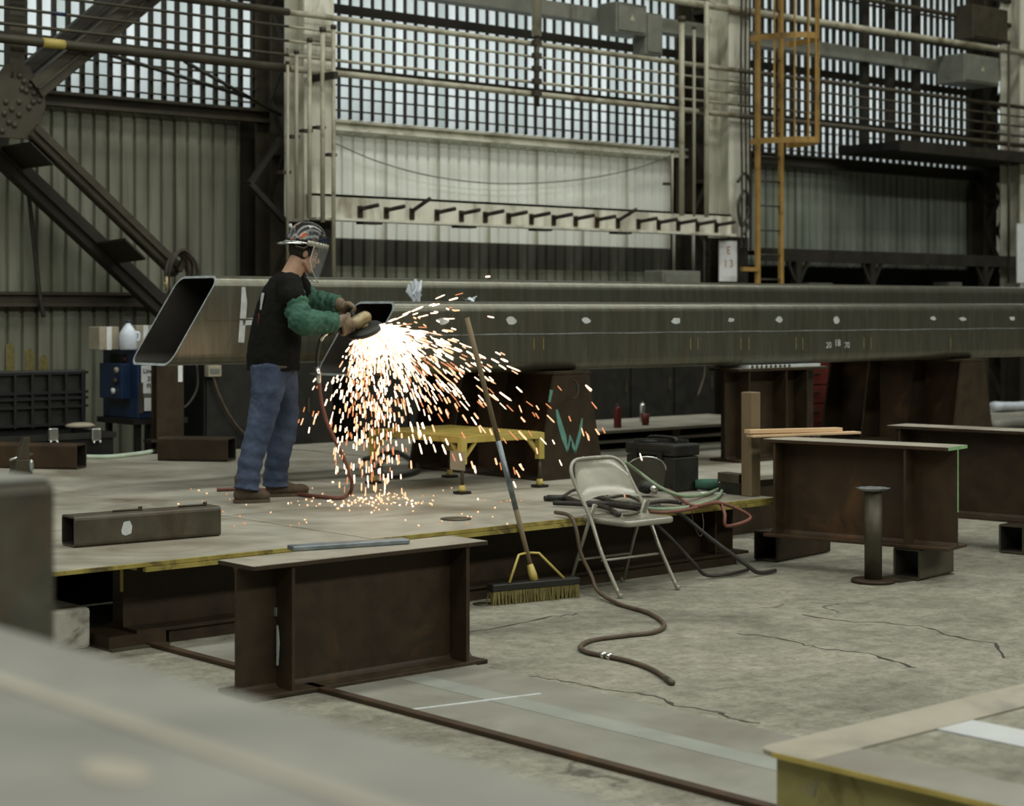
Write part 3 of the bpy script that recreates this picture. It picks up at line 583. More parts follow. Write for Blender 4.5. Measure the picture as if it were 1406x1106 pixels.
p = az(1058, 772, 0); sqtube('square_tube', .19, .20, .7, .014, .012, 'square tube carrying the unpainted end of the green-ended beam', p + V(.02, .06, .004), math.radians(8), 'rust', GT)
p = az(1400, 764, 0); sqtube('square_tube', .19, .20, .7, .014, .012, 'square tube under the I-beam behind the green-ended beam', p + V(.08, .12, .006), math.radians(8), 'rust', GT)
tag(MB().box(az(1236, 800, 0) + V(0, 0, 0), az(1236, 800, 0) + V(.58, .22, .007)).build('base_plate', M['mill']), 'thin plate under the weathered square tube', 'plate')
p = az(1388, 752, 0); tag(MB().rtube(rrect(.1, .07, .01, 3, 0, .035), rrect(.08, .05, .005, 3, 0, .035), lambda y, z: 0, lambda y, z: .3, 0, 1, 0, tf=lambda q: q + p).build('tube_offcut', [M['rust'], M['beam_in']]), 'small dark tube offcut on the floor behind the pipe stand', 'offcut')
# round pedestal
p = az(1199, 799, 0); pd = thing('pipe_stand', p, 'upright dark pipe stand with round base and ragged bright cap', 'stand')
MB().lathe([(.135, 0), (.14, .004), (.14, .018), (.135, .022)], p, 28).build('base_plate', M['rust'], pd)
MB().lathe([(.056, .022), (.056, .585)], p, 24).build('pipe', M['mill'], pd)
cp = MB(); n = 26; ring = [(.098 + .012 * math.sin(j * 2.3) + .008 * random.random()) for j in range(n)]
vs_ = [p + V(ring[j] * math.cos(2*math.pi*j/n), ring[j] * math.sin(2*math.pi*j/n), .60) for j in range(n)] + [p + V(.075 * math.cos(2*math.pi*j/n), .075 * math.sin(2*math.pi*j/n), .583) for j in range(n)]
cp.add(vs_, [list(range(n)), list(range(n, 2*n))[::-1]] + [(j, n + j, n + (j+1) % n, (j+1) % n) for j in range(n)]); cp.build('cap_plate', M['cutedge'], pd)
# ------------------------------------------------------------------ platform
PX0, PX1, PY0, PY1 = 4.25, 9.64, 8.17, 14.3
pf = thing('work_platform', ((PX0 + PX1)/2, PY0, 0), 'low steel work platform with yellow painted edge', 'platform')
xs = [PX0, 6.2, 8.1, PX1]; ys = [PY0, 9.7, 11.6, PY1]
for i in range(3):
    for j in range(3): MB().box((xs[i] + .004, ys[j] + (.006 if j else .02), ZP - .022), (xs[i+1] - .004, ys[j+1] - .004, ZP + random.uniform(-.002, .002))).build('deck_plate', M['plate'], pf)
MB().box((PX0, PY0, ZP - .02), (PX1, PY0 + .02, ZP)).build('edge_bar', M['edgeyellow'], pf)
MB().box((4.75, PY0 - .012, ZP - .045), (PX1 - .02, PY0 + .02, ZP - .023)).build('edge_bar', M['edgeyellow'], pf)
def sub_beam(p0, p1, h, wf, z0, stiff=()):
    p0 = Vector(p0); p1 = Vector(p1); d = (p1 - p0).normalized(); s_ = V(-d.y, d.x, 0); w_ = MB(); w_.bar(p0 + V(0,0,z0 + h/2), p1 + V(0,0,z0 + h/2), .014, h - .03)
    wb = w_.build('support_beam', M['rust'], pf)
    MB().bar(p0 + V(0,0,z0 + h - .009), p1 + V(0,0,z0 + h - .009), wf, .018).build('top_flange', M['rust'], wb); MB().bar(p0 + V(0,0,z0 + .009), p1 + V(0,0,z0 + .009), wf, .018).build('bottom_flange', M['rust'], wb)
    for x in stiff:
        q = p0 + d * x
        for sg in ((1,) if x < .05 else (-1, 1)): MB().bar(q + s_*sg*.008 + V(0,0,z0 + h/2), q + s_*sg*(wf/2 - .01) + V(0,0,z0 + h/2), .016, h - .036).build('stiffener', M['rust'], wb)
    return wb
sb = sub_beam((4.78, 8.45, 0), (9.5, 8.45, 0), .345, .30, .07, (.03, 2.2, 4.4))
MB().box((4.772, 8.440, .27), (4.779, 8.46, .40)).build('painted_end', M['yellow'], sb)
MB().box((4.770, 8.30, .397), (4.779, 8.60, .415)).build('painted_flange_end', M['yellow'], sb)
sub_beam((4.72, 9.2, 0), (4.72, 14.2, 0), .345, .2, .07); sub_beam((4.78, 11.3, 0), (9.5, 11.3, 0), .345, .30, .07); sub_beam((4.78, 14.0, 0), (9.5, 14.0, 0), .345, .30, .07)
blk = MB().box((4.62, 8.30, .012), (4.95, 8.6, .07)); blk.box((4.98, 8.32, .0), (9.4, 8.58, .07)); blk.build('packer', M['rust'], pf); MB().box((4.615, 8.26, 0), (4.95, 8.64, .012)).build('base_plate', M['mill'], pf)
for y in (11.3, 14.0): MB().box((4.9, y - .12, 0), (9.3, y + .12, .07)).build('packer', M['rust'], pf)
MB().box((4.65, 9.2, 0), (4.79, 13.6, .07)).build('packer', M['rust'], pf)
cb = MB(); cb.box((4.05, 8.45, 0), (4.6, 8.8, .21)); tag(cb.build('concrete_block', M['concrete'], bevel=.02), 'rough pale concrete block under the platform corner', 'block')
# rear deck beyond
rd = thing('steel_deck', (14.5, 9.3, 0), 'long low steel deck carrying the plain trestle', 'platform')
for i in range(6): MB().box((9.66 + i*2, 9.3, ZP - .03), (11.655 + i*2, 14.4, ZP)).build('deck_plate', M['plate'], rd)
for y in (9.4, 11.5, 13.9): MB().box((9.7, y, 0), (21.4, y + .1, ZP - .03)).build('joist', M['rust'], rd)
# ------------------------------------------------------------------ trapezoid trestles
def trestle(X, Y, label, span=1.55):
    t = thing('trestle', (X, Y, ZP), label, 'trestle', 'trapezoid trestles'); zt = 1.262
    for yy in (Y, Y + span):
        MB().prism([(X - .34, yy, ZP), (X + .34, yy, ZP), (X + .18, yy, zt - .02), (X - .18, yy, zt - .02)], (0, .022, 0)).build('end_plate', M['rust'], t)
    MB().box((X - .19, Y - .005, zt - .02), (X + .19, Y + span + .03, zt)).build('top_plate', M['rust'], t)
    MB().box((X - .01, Y + .022, ZP + .02), (X + .01, Y + span, zt - .02)).build('web', M['rust2'], t)
    MB().box((X - .33, Y - .01, ZP), (X + .33, Y + span + .03, ZP + .02)).build('base_plate', M['rust'], t)
    for yy in (Y + span*.35, Y + span*.7):
        MB().prism([(X - .30, yy, ZP + .02), (X + .30, yy, ZP + .02), (X + .17, yy, zt - .02), (X - .17, yy, zt - .02)], (0, .016, 0)).build('rib', M['rust'], t)
    return t
t1 = trestle(9.56, 10.12, 'rusty trapezoid trestle with teal spray strokes')
t2 = trestle(14.80, 10.12, 'plain rusty trapezoid trestle behind the rusty I-beams')
FN = (0, -1, 0)
b = MB()
for pts, w_ in (([(764, 562), (768, 580), (774, 600), (779, 620)], [.02, .045, .05, .015]), ([(799, 574), (797, 590), (793, 606), (789, 622)], [.012, .03, .035, .01]), ([(779, 620), (783, 598), (787, 612), (790, 622)], [.01, .03, .03, .01]), ([(757, 535), (754, 552)], [.03, .02])):
    ribbon(b, [ay(x, y, 10.119) for x, y in pts], FN, w_)
b.build('spray_stroke', M['teal'], t1)
b = MB(); pts = [ay(786 + 8*math.cos(a), 534 + 13*math.sin(a), 10.119) for a in [x*.3 - 1.6 for x in range(12)]]; ribbon(b, pts, FN, [.004 + .012 * math.sin(i/11*3.1) for i in range(12)]); b.build('chalk_arc', M['mill'], t1)
# ------------------------------------------------------------------ long hollow beams
def longbeam(label, y0, z0, w, h, xt, xb, xend, r=.085, t=.016):
    th = thing('hollow_beam', ((xt + xend)/2, y0 + w/2, z0), label, 'steel beam', 'long hollow beams'); cy, cz = y0 + w/2, z0 + h/2
    x0f = lambda y, z: xt + (xb - xt) * (z0 + h - z) / h
    ou = rrect(w, h, r, 8, cy, cz); inn = rrect(w - 2*t, h - 2*t, r - t, 8, cy, cz)
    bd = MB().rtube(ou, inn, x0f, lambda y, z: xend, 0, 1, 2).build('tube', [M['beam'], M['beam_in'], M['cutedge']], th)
    bm = bmesh.new(); bm.from_mesh(bd.data); bm.normal_update()
    for e_ in bm.edges:
        if len(e_.link_faces) == 2 and e_.calc_face_angle() > .6: e_.smooth = False
    for f_ in bm.faces: f_.smooth = True
    bm.to_mesh(bd.data); bm.free(); wn_ = bd.modifiers.new('wn', 'WEIGHTED_NORMAL'); wn_.keep_sharp = True
    return th, x0f
XT = ay(547, 414, 10.22).x; XBm = XT - .36
fbm, _ = longbeam('long hollow steel beam with chalk line, number marks and white patches', 10.22, 1.265, .51, .525, XT, XBm, 22.5)
XT2 = ay(302, 380, 11.2).x; XB2 = ay(232, 500, 11.2).x
rbm, _ = longbeam('long hollow steel beam with mitred open end and white H mark', 11.2, 1.335, .55, .64, XT2, XB2, 22.5)
# a rear trestle for the rear beam
MB().box((9.36, 11.2, 1.262), (9.76, 11.7, 1.335)).build('packing_block', M['rust']); tag(bpy.data.objects['packing_block'], 'steel packing block between the teal-marked trestle and the H-marked beam', 'block', 'packing blocks')
o = MB().box((14.6, 11.2, 1.262), (15.0, 11.7, 1.335)).build('packing_block', M['rust']); tag(o, 'steel packing block between the plain trestle and the H-marked beam', 'block', 'packing blocks')
YF = 10.2185; YR = 11.1985
b = MB(); L_ = []
x = XT - .1
for k in range(60): L_.append(V(x + k * .24, YF, 1.548 + .002 * math.sin(k * 1.7)))
ribbon(b, L_, FN, [.006 + .004 * abs(math.sin(k * 2.1)) for k in range(60)], .002); b.build('chalk_line', M['cutedge'], fbm)
b = MB(); ribbon(b, [V(XB2 + .3 + k*.5, YR, 1.66) for k in range(20)], FN, .012, .004); b.build('weld_seam', M['beam'], rbm)
def blob(px, py, w_, h_, Y, par, nm='white_patch', mt='chalk', n=9):
    c_ = ay(px, py, Y); r_ = random.Random(int(px)); pts = [c_ + V(w_ * (.7 + .5*r_.random()) * math.cos(2*math.pi*i/n), 0, h_ * (.7 + .5*r_.random()) * math.sin(2*math.pi*i/n)) for i in range(n)]
    MB().prism(pts, (0, -.002, 0)).build(nm, M[mt], par)
for (px, py, w_, h_) in ((609, 440, .055, .03), (702, 440, .05, .028), (805, 440, .05, .026), (928, 440, .055, .026), (1004, 439, .04, .018), (1070, 438, .045, .03), (1148, 439, .05, .035), (1281, 437, .05, .02), (1322, 438, .06, .018), (1390, 437, .05, .02)):
    blob(px, py, w_, h_, YF, fbm)
for px in (733, 746, 948, 958, 1017, 1028, 1093, 1102, 1186, 1196, 1305):
    b = MB(); ribbon(b, [ay(px, 463, YF), ay(px, 480, YF)], FN, .012, .002); b.build('yellow_tick', M['bristle'], fbm)
text_mesh('20', .075, 'chalk_writing', M['chalk'], fbm, ay(1138, 474, YF - .001), (1,0,0), (0,0,1))
text_mesh('18', .085, 'chalk_writing', M['chalk'], fbm, ay(1150, 471, YF - .001), (1,0,0), (0,0,1))
text_mesh('70', .075, 'chalk_writing', M['chalk'], fbm, ay(1163, 474, YF - .001), (1,0,0), (0,0,1))
b = MB(); ribbon(b, [ay(x, y, YR) for x, y in ((334, 394), (335, 415), (333, 440), (331, 470))], FN, [.03, .05, .05, .05]); b.build('spray_letter_stroke', M['chalk'], rbm)
b = MB(); ribbon(b, [ay(x, y, YR) for x, y in ((333, 442), (345, 441), (356, 442))], FN, [.05, .05, .05]); ribbon(b, [ay(x, y, YR) for x, y in ((354, 442), (353, 458), (352, 472))], FN, [.05, .05, .04]); b.build('spray_letter_stroke', M['chalk'], rbm)
# ------------------------------------------------------------------ foreground, floor plates
fg = thing('wide_beam', (.7, 1.5, 0), 'pale wide steel beam on sawhorses beside the upright steel box', 'steel beam')
xe = ay(330, 950, 1).x * 0 + az(330, 950, 1.30).x
MB().box((xe - .62, -1.2, 1.27), (xe, 5.4, 1.30)).build('top_flange', M['fgsteel'], fg, .01)
MB().box((xe - .32, -1.2, .62), (xe - .30, 5.4, 1.27)).build('web', M['rust'], fg); MB().box((xe - .62, -1.2, .59), (xe, 5.4, .62)).build('bottom_flange', M['rust'], fg)
pL = az(0, 932, 1.302); pR = az(560, 1000, 1.302)
MB().box((pL.x - .012, -1.0, 1.30), (pL.x + .012, 5.3, 1.3025)).build('scale_line', M['fgline'], fg)
blb = az(160, 1060, 1.3); MB().prism([blb + V(.035*math.cos(a)*.8, .05*math.sin(a), 0) for a in [i*.7 for i in range(9)]], (0, 0, .002)).build('chalk_spot', M['fgline'], fg)
for y in (-.6, 4.6):
    h = thing('sawhorse', (xe - .3, y, 0), 'rusty steel sawhorse under the pale wide beam', 'sawhorse', 'sawhorses'); MB().box((xe - .62, y - .06, .51), (xe + .0, y + .06, .59)).build('rail', M['rust'], h)
    for sx in (-.55, -.07):
        for sy in (-.2, .2): MB().bar((xe + sx, y, .52), (xe + sx, y + sy, 0.0), .06, .06, (1,0,0)).build('leg', M['rust'], h)
# out-of-focus upright box
pc = ray(80, 659) * 3.5 + CAMP
ub = thing('upright_box_tube', (pc.x - .2, pc.y + .2, 0), 'upright mottled steel box beside the pale wide beam', 'steel tube')
MB().box((pc.x - .46, pc.y, 0), (pc.x, pc.y + .4, pc.z)).build('body', M['fgpost'], ub, .02); MB().box((pc.x - .45, pc.y + .01, pc.z), (pc.x - .01, pc.y + .39, pc.z + .004)).build('top_face', M['fgsteel'], ub)
# cracks in the floor slab
WO[fl.name] = V(0, 0, 0); rk = random.Random(4)
for pts in (((672, 917), (700, 925), (745, 930), (790, 938), (835, 947), (900, 955), (925, 968), (990, 978), (1000, 985), (1055, 995)), ((1011, 870), (1050, 873), (1093, 881), (1128, 891), (1182, 895), (1229, 907), (1264, 920)), ((1101, 843), (1155, 852), (1215, 855), (1272, 860), (1303, 872), (1365, 883), (1384, 907)), ((640, 868), (700, 858), (760, 846), (800, 842))):
    P_ = []
    for p, q in zip(pts, pts[1:]):
        for k in range(5): t = k / 5; P_.append(az(p[0] + (q[0]-p[0])*t + rk.uniform(-2, 2), p[1] + (q[1]-p[1])*t + rk.uniform(-1.1, 1.1), .0))
    b = MB(); ribbon(b, P_, (0, 0, 1), [rk.uniform(.004, .016) * (1 if rk.random() < .8 else 2) for _ in P_], .0012); b.build('crack', M['darkgap'], fl)
# plates let into the floor and the edge rail
o = MB().box((4.90, 3.2, 0), (5.77, 8.15, .006)).build('floor_plate', M['floorplate']); tag(o, 'worn steel plate flush on the floor in front of the platform', 'plate')
WO[o.name] = o.location.copy()
MB().box((5.28, 3.2, .006), (5.42, 6.75, .0075)).build('faded_stripe', M['tealpale'], o)
q0 = az(555, 975, .006); q1 = az(742, 952, .006); b = MB(); ribbon(b, [q0, (q0 + q1)/2, q1], (0, 0, 1), .018, .002); b.build('chalk_line', M['chalk'], o)
o = MB().box((4.835, 2.6, 0), (4.885, 8.42, .022)).build('edge_rail', M['rust2'], bevel=.004); tag(o, 'rusty flat rail edging the floor plate', 'rail')
# raised yellow-sided slab frame
ZY = .35
p = az(1037, 1026, ZY); ys_ = thing('slab_frame', (p.x + 1.5, p.y - 1, 0), 'raised slab in a yellow-sided steel frame with worn tan flange', 'frame')
X0, Y1 = p.x, p.y
b = MB(); n = 6; r = .06; out = [V(X0 + r - r*math.cos(i*math.pi/2/n), Y1 - r + r*math.sin(i*math.pi/2/n), ZY - .015) for i in range(n+1)]
b.prism(out + [V(X0 + 4.6, Y1, ZY - .015), V(X0 + 4.6, Y1 - .22, ZY - .015), V(X0, Y1 - .22, ZY - .015)], (0, 0, .015)); b.build('long_flange', M['tanflange'], ys_)
MB().box((X0, -.5, ZY - .015), (X0 + .24, Y1 - .222, ZY)).build('side_flange', M['floorplate'], ys_)
MB().box((X0 + .045, -.5, 0), (X0 + .06, Y1 - .05, ZY - .015)).build('side_web', M['yellow_d'], ys_); MB().box((X0 + .06, Y1 - .065, 0), (X0 + 4.6, Y1 - .05, ZY - .015)).build('long_web', M['yellow_d'], ys_)
MB().box((X0, -.5, ZY - .017), (X0 - .004, Y1 - .07, ZY - .001)).build('edge_paint', M['yellow'], ys_)
qa = az(1238, 988, ZY); qb = az(1262, 988, ZY)
sx0 = qa.x - .02; sx1 = sx0 + .2
xs2 = [X0 + .25, sx0 - .006, sx1 + .006, sx1 + .82, sx1 + 1.02, X0 + 4.6]
for i, (xa, xb, mt) in enumerate(((xs2[0], sx0 - .006, 'floor'), (sx1 + .006, sx1 + .95, 'floor'), (sx1 + 1.16, X0 + 4.6, 'floor'))):
    MB().box((xa, -.5, ZY - .06), (xb, Y1 - .232, ZY - .003)).build('slab_infill', M['floor'], ys_)
for xa in (sx0, sx1 + .955): MB().box((xa, -.5, ZY - .06), (xa + .2, Y1 - .225, ZY)).build('cross_strip', M['tan2'], ys_)
MB().box((X0 + .08, -.5, ZY - .08), (X0 + 4.58, Y1 - .08, ZY - .06)).build('bed', M['darkgap'], ys_)
b = MB()
for pts in ([(1105, 1075), (1108, 1090)], [(1112, 1073), (1113, 1095)], [(1119, 1070), (1117, 1094), (1122, 1080), (1124, 1068)]):
    ribbon(b, [ax(x, y, X0 + .0445) for x, y in pts], (-1, 0, 0), .006, .001)
b.build('scratched_writing', M['tanflange'], ys_)
# ================================================================== folding chair
def chair():
    t = thing('folding_chair', (8.0, 8.05, 0), 'beige metal folding chair on the floor beside the platform', 'chair'); mt = M['beige']
    xl, xr = 7.765, 8.265; r = .0125
    def post(x, sg): return [V(x, 7.80, .012), V(x, 7.80 + .28*.55, .25), V(x + sg*.004, 8.06, .46), V(x + sg*.008, 8.20, .66)]
    pl = post(xl, 1); pr = post(xr, -1); ztop = .80
    arch = [V(xl + .012, 8.235, .72), V(xl + .035, 8.26, .765), V(xl + .085, 8.278, .793), V(xl + .16, 8.285, ztop), V(xr - .16, 8.285, ztop), V(xr - .085, 8.278, .793), V(xr - .035, 8.26, .765), V(xr - .012, 8.235, .72)]
    MB().tube(spline(pl + arch + pr[::-1], 4), r, 8).build('front_leg_frame', mt, t)
    # back panel between the posts
    nx, nz = 14, 7; b = MB(); vs_ = []; back = []
    for i in range(nx + 1):
        u = i / nx; x = xl + .015 + (xr - xl - .03) * u; e = abs(2*u - 1)
        zb = .555 + .025 * (1 - e**2); zt = .795 - .10 * max(0, (e - .55) / .45)**2
        for j in range(nz + 1):
            z = zb + (zt - zb) * j / nz; y = 8.05 + (z - .44) * .655 + .018 * (1 - e**2) - (.012 if j in (0, nz) else 0)
            vs_.append(V(x, y, z)); back.append(V(x, y + .006, z))
    fs = [(i*(nz+1)+j, (i+1)*(nz+1)+j, (i+1)*(nz+1)+j+1, i*(nz+1)+j+1) for i in range(nx) for j in range(nz)]; k = len(vs_)
    b.add(vs_ + back, fs + [[k + q for q in f[::-1]] for f in fs], 0, True); b.build('backrest', mt, t, fixn=False)
    # seat pan
    se = rrect(.42, .43, .05, 4, 8.015, 7.985); b = MB(); n = len(se)
    lay = [(.455, .97), (.462, .93), (.455, 1.0), (.43, 1.0), (.422, .97)]
    vs_ = [V(8.015 + (x - 8.015)*s_, 7.985 + (y - 7.985)*s_, z) for z, s_ in ((.422, .96), (.43, 1), (.452, 1), (.46, .97), (.455, .85)) for x, y in se]
    fs = [(q*n + i, q*n + (i+1) % n, (q+1)*n + (i+1) % n, (q+1)*n + i) for q in range(4) for i in range(n)] + [list(range(n))[::-1], list(range(4*n, 5*n))]
    b.add(vs_, fs, 0, True); b.build('seat', mt, t)
    for x, sg in ((xl + .012, 1), (xr - .012, -1)):
        MB().tube([V(x - sg*.0, 8.26, .012), V(x + sg*.012, 8.15, .3), V(x + sg*.016, 8.05, .54)], .011, 8).build('rear_leg', mt, t)
        MB().obox((x + sg*.006, 8.05, .49), (.004, .02, .12), Matrix.Rotation(.5, 3, 'X')).build('hinge_link', mt, t)
    MB().tube([V(xl, 7.955, .21), V(xr, 7.955, .21)], .008, 8).build('front_stretcher', mt, t); MB().tube([V(xl + .02, 8.19, .19), V(xr - .02, 8.19, .19)], .008, 8).build('rear_stretcher', mt, t)
    for x, y in ((xl, 7.797), (xr, 7.797), (xl + .012, 8.264), (xr - .012, 8.264)): MB().lathe([(.015, 0), (.015, .028), (.0125, .03)], (x, y, 0), 10).build('foot_cap', mt, t)
chair()
o = MB().tube(spline([V(7.93, 7.93, .475), V(8.0, 7.95, .47), V(8.08, 7.97, .472), V(8.15, 8.02, .47)], 4), .009, 8).build('torch_handle', M['mill']); tag(o, 'small metal torch lying on the chair seat', 'tool')
# ------------------------------------------------------------------ push broom
bl = az(648, 822, .0); brr = az(772, 815, 0); bl.y = 8.16; brr = V(7.62, 8.02, 0); bl = V(7.02, 8.13, 0)
ang = math.atan2(brr.y - bl.y, brr.x - bl.x); mid = (bl + brr) / 2
bt = thing('push_broom', mid, 'wide push broom leaning against the platform edge', 'broom')
MB().obox(mid + V(0, 0, .10), ((brr - bl).length, .075, .045), rz(ang)).build('head_block', M['dark'], bt, .008)
b = MB(); R_ = rz(ang); rr_ = random.Random(3)
for i in range(60):
    for j in range(4):
        c_ = mid + R_ @ V(((i + .5)/60 - .5) * ((brr - bl).length - .01), (j - 1.5) * .02, 0); tip = c_ + V(rr_.uniform(-.012, .012), rr_.uniform(-.012, .012), 0.001)
        b.bar(c_ + V(0, 0, .08), tip, .008, .008)
bo = b.build('bristles', M['bristle'], bt); bo['kind'] = 'stuff'
s0 = mid + V(0, 0, .12); tp = ay(641, 436, 8.39); dr = (tp - s0).normalized()
def hpnt(py): 
    k = (py - 795) / (436 - 795); return s0 + (tp - s0) * k
MB().tube([s0 + dr*.06, s0 + (tp - s0)*.27], .0155, 10).build('lower_handle', M['wood'], bt)
MB().tube([s0 + (tp - s0)*.27, s0 + (tp - s0)*.53], .0165, 10).build('taped_handle', M['barsteel'], bt); MB().tube([s0 + (tp - s0)*.53, tp], .0155, 10).build('upper_handle', M['wood'], bt)
MB().tube([s0, s0 + dr*.04, s0 + dr*.10], [.026, .026, .018], 8).build('socket', M['yellow'], bt)
for sg in (-1, 1):
    e = mid + R_ @ V(sg * .19, -.03, 0) + V(0, 0, .125); top = s0 + dr*.17; k_ = top + R_ @ V(sg*.07, -.02, -.005)
    MB().tube([top, k_, e], .008, 6).build('brace', M['yellow'], bt)
# ------------------------------------------------------------------ yellow step stand
sx0, sx1, sy0, sy1, zt = 8.19, 8.92, 9.78, 10.80, .845
ys = thing('step_stand', ((sx0 + sx1)/2, (sy0 + sy1)/2, ZP), 'yellow grated step stand on adjustable legs under the sparks', 'stand')
for a, c_ in (((sx0, sy0), (sx1, sy0)), ((sx1, sy0), (sx1, sy1)), ((sx1, sy1), (sx0, sy1)), ((sx0, sy1), (sx0, sy0))): MB().bar((*a, zt - .02), (*c_, zt - .02), .04, .045).build('top_rail', M['yellow'], ys)
for i in range(24): y = sy0 + .03 + (sy1 - sy0 - .06) * i / 23; MB().box((sx0, y - .004, zt - .02), (sx1, y + .004, zt + .008)).build('grating_bar', M['yellow'], ys)
for i in range(7): x = sx0 + .05 + (sx1 - sx0 - .1) * i / 6; MB().box((x - .004, sy0, zt - .012), (x + .004, sy1, zt + .004)).build('grating_cross_bar', M['yellow'], ys)
for x, sgx in ((sx0, 1), (sx1, -1)):
    for y, sgy in ((sy0, 1), (sy1, -1)):
        lg = MB().box((x - .024, y - .024, zt - .19), (x + .024, y + .024, zt)).build('leg', M['yellow'], ys)
        MB().tube([V(x, y, zt - .19), V(x, y, ZP + .05)], .013, 8).build('leg_screw', M['mill'], lg); MB().lathe([(.02, .06), (.028, .03), (.03, .018)], (x, y, ZP), 10).build('foot_collar', M['yellow'], lg); MB().box((x - .045, y - .045, ZP), (x + .045, y + .045, ZP + .018)).build('foot_pad', M['dark'], lg)
        MB().bar((x + sgx*.02, y, zt - .15), (x + sgx*.12, y, zt - .04), .02, .02).build('knee_brace', M['yellow'], lg); MB().bar((x, y + sgy*.02, zt - .15), (x, y + sgy*.12, zt - .04), .02, .02).build('knee_brace', M['yellow'], lg)
MB().box((sx0 - .027, sy0 - .06, zt - .23), (sx0 - .024, sy0 + .1, zt - .1)).build('warning_label', M['card'], ys)
# ------------------------------------------------------------------ cables and hoses
def hose(name, pts, r, mt, label, cat='hose', group=None, n=6, sides=8):
    return tag(MB().tube(spline(pts, n), r, sides).build(name, M[mt]), label, cat, group)
Z_ = ZP + .02
D = lambda x, y, z=Z_: az(x, y, z)
# floor hose
hp_ = [V(7.70, 8.30, ZP + .03), V(7.69, 8.16, ZP + .02), V(7.685, 8.1, .40), V(7.69, 8.06, .25), V(7.72, 8.0, .12), az(822, 812, .04)] + [az(x, y, .013) for x, y in ((850, 829), (890, 841), (912, 856), (900, 867), (860, 872), (815, 878), (797, 887), (806, 895), (835, 901), (870, 909), (900, 921), (921, 936))]
fh = hose('floor_hose', hp_, .0125, 'hose_b', 'brown rubber hose snaking over the floor from the chair')
WO[fh.name] = fh.location.copy()
q = az(833, 900.5, .013); q2 = az(841, 902, .013); q3 = az(825, 898.5, .013)
for a, c_ in ((q3, q), (q, q2)): MB().tube([a + (c_ - a)*.1, a + (c_ - a)*.75], .018, 8).build('hose_clamp', M['chrome'], fh)
e = az(921, 936, .013); e0 = az(915, 931.5, .013); MB().tube([e0, e + (e - e0)*.3], .0155, 10).build('hose_end', M['mill'], fh)
# black welding cables on the platform edge
for k, (pts, r) in enumerate((([(748, 684), (775, 683), (800, 690), (840, 692), (880, 697), (905, 695)], .018), ([(760, 690), (800, 692), (830, 696), (850, 706)], .016), ([(800, 684), (815, 676), (840, 688), (875, 692), (910, 688), (935, 690)], .014), ([(775, 680), (790, 672), (800, 678), (830, 684), (858, 680), (880, 688)], .011))):
    hose('welding_cable', [D(x, y, Z_ + .004 * k) for x, y in pts], r, 'hose_k', ('thick black welding cable with electrode holder behind the chair', 'black welding cable drooping over the platform edge by the chair seat', 'black welding cable running on past the face shield', 'thin black cable curled above the welding cables')[k], 'cable', 'welding cables')
h_ = D(752, 684); tag(MB().tube([h_, D(778, 683)], [.024, .02], 10).build('electrode_holder', M['dark']), 'black electrode holder at the end of a welding cable', 'tool')
hose('hanging_cable', [D(862, 690), V(8.30, 8.13, .44), V(8.45, 8.06, .30), V(8.62, 8.0, .12), V(8.72, 7.98, .03), V(8.9, 7.95, .02), V(9.15, 8.0, .02)], .012, 'hose_k', 'black cable drooping from the platform behind the chair to the floor', 'cable')
hose('hanging_cable', [D(900, 696), V(8.62, 8.12, .42), V(8.78, 8.0, .26), V(8.98, 7.88, .09), V(9.08, 7.85, .025), V(9.26, 7.86, .02)], .014, 'hose_k', 'thick black cable running down to the floor by the tube block', 'cable')
hose('gas_hose', [D(858, 634, .72), D(880, 650, .62), D(905, 668, .55), D(935, 680, .50), D(965, 679), D(985, 672), D(993, 668), D(985, 682), D(960, 692), D(930, 698), D(890, 698), D(850, 690), D(825, 680), D(815, 672)], .012, 'hose_g', 'green rubber hose looped beside the black tool case')
hose('gas_hose', [D(830, 682), D(838, 672), D(860, 666), D(900, 667), D(925, 676), D(950, 694, ZP + .03), V(9.0, 8.10, ZP + .01), V(9.20, 8.02, .36), ay(998, 722, 8.0), ay(995, 705, 8.02), ay(988, 690, 8.12), D(975, 690), D(950, 698), D(915, 703), D(893, 702)], .0115, 'hose_r', 'red-brown rubber hose looping over the platform edge')
for (x, w_) in ((950, 4),):
    hose('tie_wire', [D(x, 694), ay(x, 706, 8.1), ay(x + w_, 724, 8.09), ay(x + w_ + 8, 736, 8.09), ay(x + w_ + 12, 720, 8.1), ay(x + 14, 704, 8.12)], .003, 'hose_b', 'thin wire dangling from the platform edge', 'wire', None, 4, 6)
hose('deck_cable', [D(x, y, ZP + .02) for x, y in ((500, 630), (525, 622), (545, 620), (566, 632), (575, 644), (555, 652), (530, 653), (520, 640), (530, 628), (548, 624))], .018, 'hose_k', 'coiled black cable on the deck behind the step stand', 'cable')
hose('deck_hose', [D(x, y, ZP + .016) for x, y in ((118, 627), (150, 627), (180, 624), (202, 621), (222, 616))], .02, 'hose_p', 'pale green hose lying on the deck beside the square tubes')
